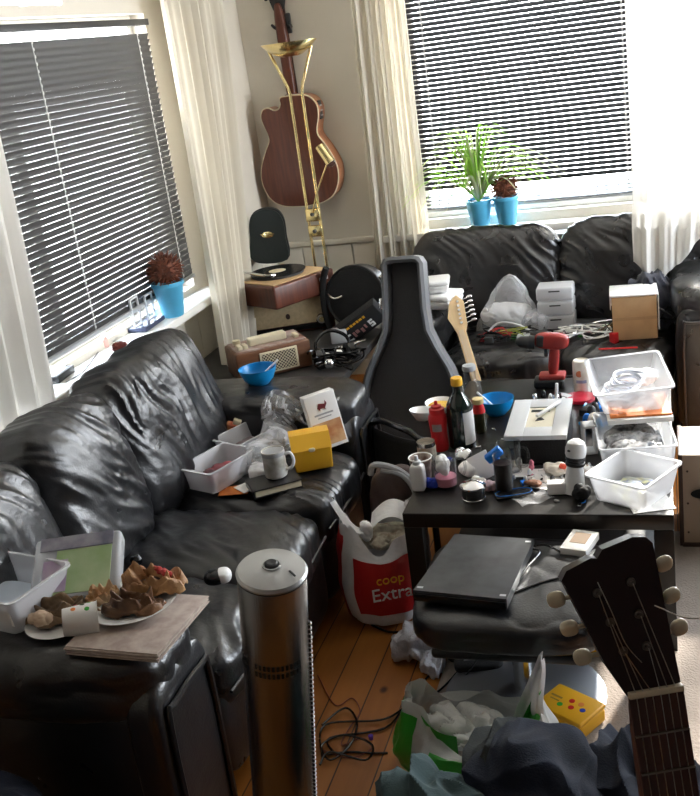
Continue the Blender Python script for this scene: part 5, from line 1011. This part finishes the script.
for a, z, m_ in ((2.9, .045, DGREEN), (2.5, .03, RED), (3.5, .055, GREEN), (3.3, .025, ORANGE), (2.7, .06, GREEN)): P('dot', MB().lathe([(.006, 0), (.005, .0010)], 12, M=TM((math.cos(a)*(.0305+z*.095), math.sin(a)*(.0305+z*.095), z), (0, PI/2, 0)) if False else TM((math.cos(a)*(.0305+z*.095), math.sin(a)*(.0305+z*.095), z)) @ TM((0,0,0), (0, PI/2, 0)).__class__.Rotation(a, 4, 'Z') @ TM((0,0,0), (0, PI/2, 0))), m_, yg)
P('peeled_lid', MB().box((.040, 0, .080), (.045, .065, .0012), rot=(0, .5, 0)), LABEL, yg)
# ================================================================ window sills (.803)
ZS = .8025
def pot(lab, loc, r, h, nm='flower_pot'):
    t = T(nm, lab, 'potted plant', loc, 0); P('pot', MB().lathe([(r*.62, 0), (r*.66, .003), (r*.92, h*.88), (r*.93, h*.885), (r, h*.89), (r, h), (r*.93, h), (r*.86, h*.85), (0, h*.84)], 40), BLUE, t); P('soil', MB().lathe([(r*.88, h*.86), (r*.4, h*.89), (0, h*.9)], 20), SOIL, t); return t
def cone_plant(t, r, h, seed):
    rr = random.Random(seed); mb = MB(); mb.sq((0, 0, h+r*.72), (r*1.5, r*1.5, r*1.35), 2.2, 10)
    P('core', mb, CONE, t); sp = MB()
    for i in range(260):
        z = 1-1.75*(i+.5)/260; ph_ = i*2.39996; q = math.sqrt(max(0, 1-z*z)); d = Vector((q*math.cos(ph_), q*math.sin(ph_), z)); d = (d+Vector((rr.uniform(-.12, .12), rr.uniform(-.12, .12), rr.uniform(-.12, .12)))).normalized()
        p0 = Vector((0, 0, h+r*.72))+d*r*.55; p1 = Vector((0, 0, h+r*.72))+d*r*rr.uniform(.92, 1.15)
        sp.tube([p0, p1], .0040, 4, smooth=False, taper=.3)
    P('scales', sp, CONE, t)
p1_ = pot('spiny rust-brown round plant in a light blue pot on the left window sill', (-2.030, 3.798, 0.885), .070, .150); p1_.location.z = ZS; cone_plant(p1_, .078, .142, 3)
p2_ = pot('spiny rust-brown round plant in a blue pot on the back window sill', (-.795, 5.235, ZS), .070, .150); cone_plant(p2_, .070, .142, 8)
p3_ = pot('spider plant with arching leaves in a blue pot on the back window sill', (-.935, 5.235, ZS), .070, .145)
rr = random.Random(11); gl, wl_ = MB(), MB()
for i in range(92):
    a = rr.uniform(0, 2*PI); L = rr.uniform(.24, .46) if i < 52 else rr.uniform(.12, .26); up = rr.uniform(.12, .24) if i < 50 else rr.uniform(.20, .30); mb = gl if i % 5 < 3 else wl_
    ca, sa = math.cos(a), math.sin(a)*.30-.12; w0 = rr.uniform(.006, .010); pts = []
    for k in range(11):
        t_ = k/10; rd = L*(t_**1.1); z = .135+up*math.sin(min(t_*1.15, 1)*PI*.62)*1.3-(.16*t_**3 if i < 52 else 0); pts.append(Vector((ca*rd, max(-.20, min(.03, sa*rd)), z)))
    vs = []; 
    for k, p in enumerate(pts):
        d = (pts[min(k+1, 10)]-pts[max(k-1, 0)]).normalized(); sd_ = d.cross(Vector((0, 0, 1))); sd_ = sd_.normalized() if sd_.length > 1e-3 else Vector((1, 0, 0)); ww = w0*(1-(k/10)**2.2)+.0006
        n_ = sd_.cross(d).normalized(); vs += [p+sd_*ww, p-n_*ww*.35, p-sd_*ww, p-n_*(ww*.35+.0008)]
    fs_ = []
    for k in range(10):
        for q in range(4): q2 = (q+1) % 4; fs_.append((k*4+q, k*4+q2, k*4+4+q2, k*4+4+q))
    mb._add(vs, fs_)
P('green_leaves', gl, LEAF, p3_); P('pale_leaves', wl_, LEAFW, p3_)
cl2 = T('clamp', 'small dark clamp with pink tag on the edge of the back window sill', 'clamp', (-.705, 5.185, ZS-.004), .1); P('jaw', MB().box((0, .0, .008), (.07, .05, .012), bev=.003).box((.02, -.026, -.01), (.012, .008, .045), rot=(0, .5, 0), bev=.002), DGREY, cl2); P('pink_tag', MB().box((-.005, -.028, -.025), (.012, .004, .055), bev=.001), mat('pink_tag', (.62, .28, .28), .6), cl2)
rm = T('black_box', 'small black box on the left window sill next to the white curtain', 'box', (-2.099, 3.008, 0.803), PI/2+.1); P('box_body', MB().box((0, 0, .014), (.13, .045, .027), bev=.003), BLACK, rm); P('label', MB().box((0, 0, .028), (.08, .02, .0008)), GREYP, rm)
sbm = T('small_bottle', 'tiny pink and white bottle on the middle of the left window sill', 'bottle', (-2.123, 3.373, 0.803), 0); P('bottle_body', MB().lathe([(.013, 0), (.014, .003), (.014, .035), (.008, .042)], 18), mat('rosy_plastic', (.62, .36, .30), .4), sbm); P('cap', MB().lathe([(.009, .040), (.009, .055), (0, .056)], 16), WHITE, sbm)
ONE('glass_shard', 'small clear glass dish beside the tiny bottle on the left sill', 'dish', MB().lathe([(.02, 0), (.032, .012), (.033, .014), (.02, .003), (0, .002)], 24), GLASS, (-2.093, 3.434, 0.803))
fs2 = T('photo_stand', 'clear double photo stand with pale square frames on the left window sill', 'photo stand', (-2.083, 3.651, 0.803), PI/2+.05)
P('base', MB().box((0, 0, .009), (.19, .085, .018), bev=.003), mat('slate_blue_base', (.03, .04, .09), .3), fs2)
def sq_frame(cx, w_, z0, h_, y): return MB().box((cx-w_/2, y, z0+h_/2), (.008, .008, h_), bev=.001).box((cx+w_/2, y, z0+h_/2), (.008, .008, h_), bev=.001).box((cx, y, z0+h_), (w_+.008, .008, .008), bev=.001).box((cx, y, z0), (w_+.008, .008, .008), bev=.001)
P('square_frame', sq_frame(-.055, .065, .02, .115, .01), LGREY, fs2); P('square_frame', sq_frame(.06, .065, .02, .10, .0), LGREY, fs2); P('glass_sheet', MB().box((0, .02, .07), (.17, .003, .10)), GLASS, fs2)
crumple('red_flower', 'small dried red flower head on the back of the long sofa', 'flower', (-1.915, 3.13, .855), (.05, .075, .035), mat('dried_red', (.22, .04, .03), .7), 99)
ONE('thin_lead', 'thin dark lead trailing along the left window sill', 'cable', MB().tube([(-2.050, 2.955, 0.805), (-2.043, 3.040, 0.805), (-2.063, 3.131, 0.805), (-2.119, 3.304, 0.805)], .0018, 6), DGREY)
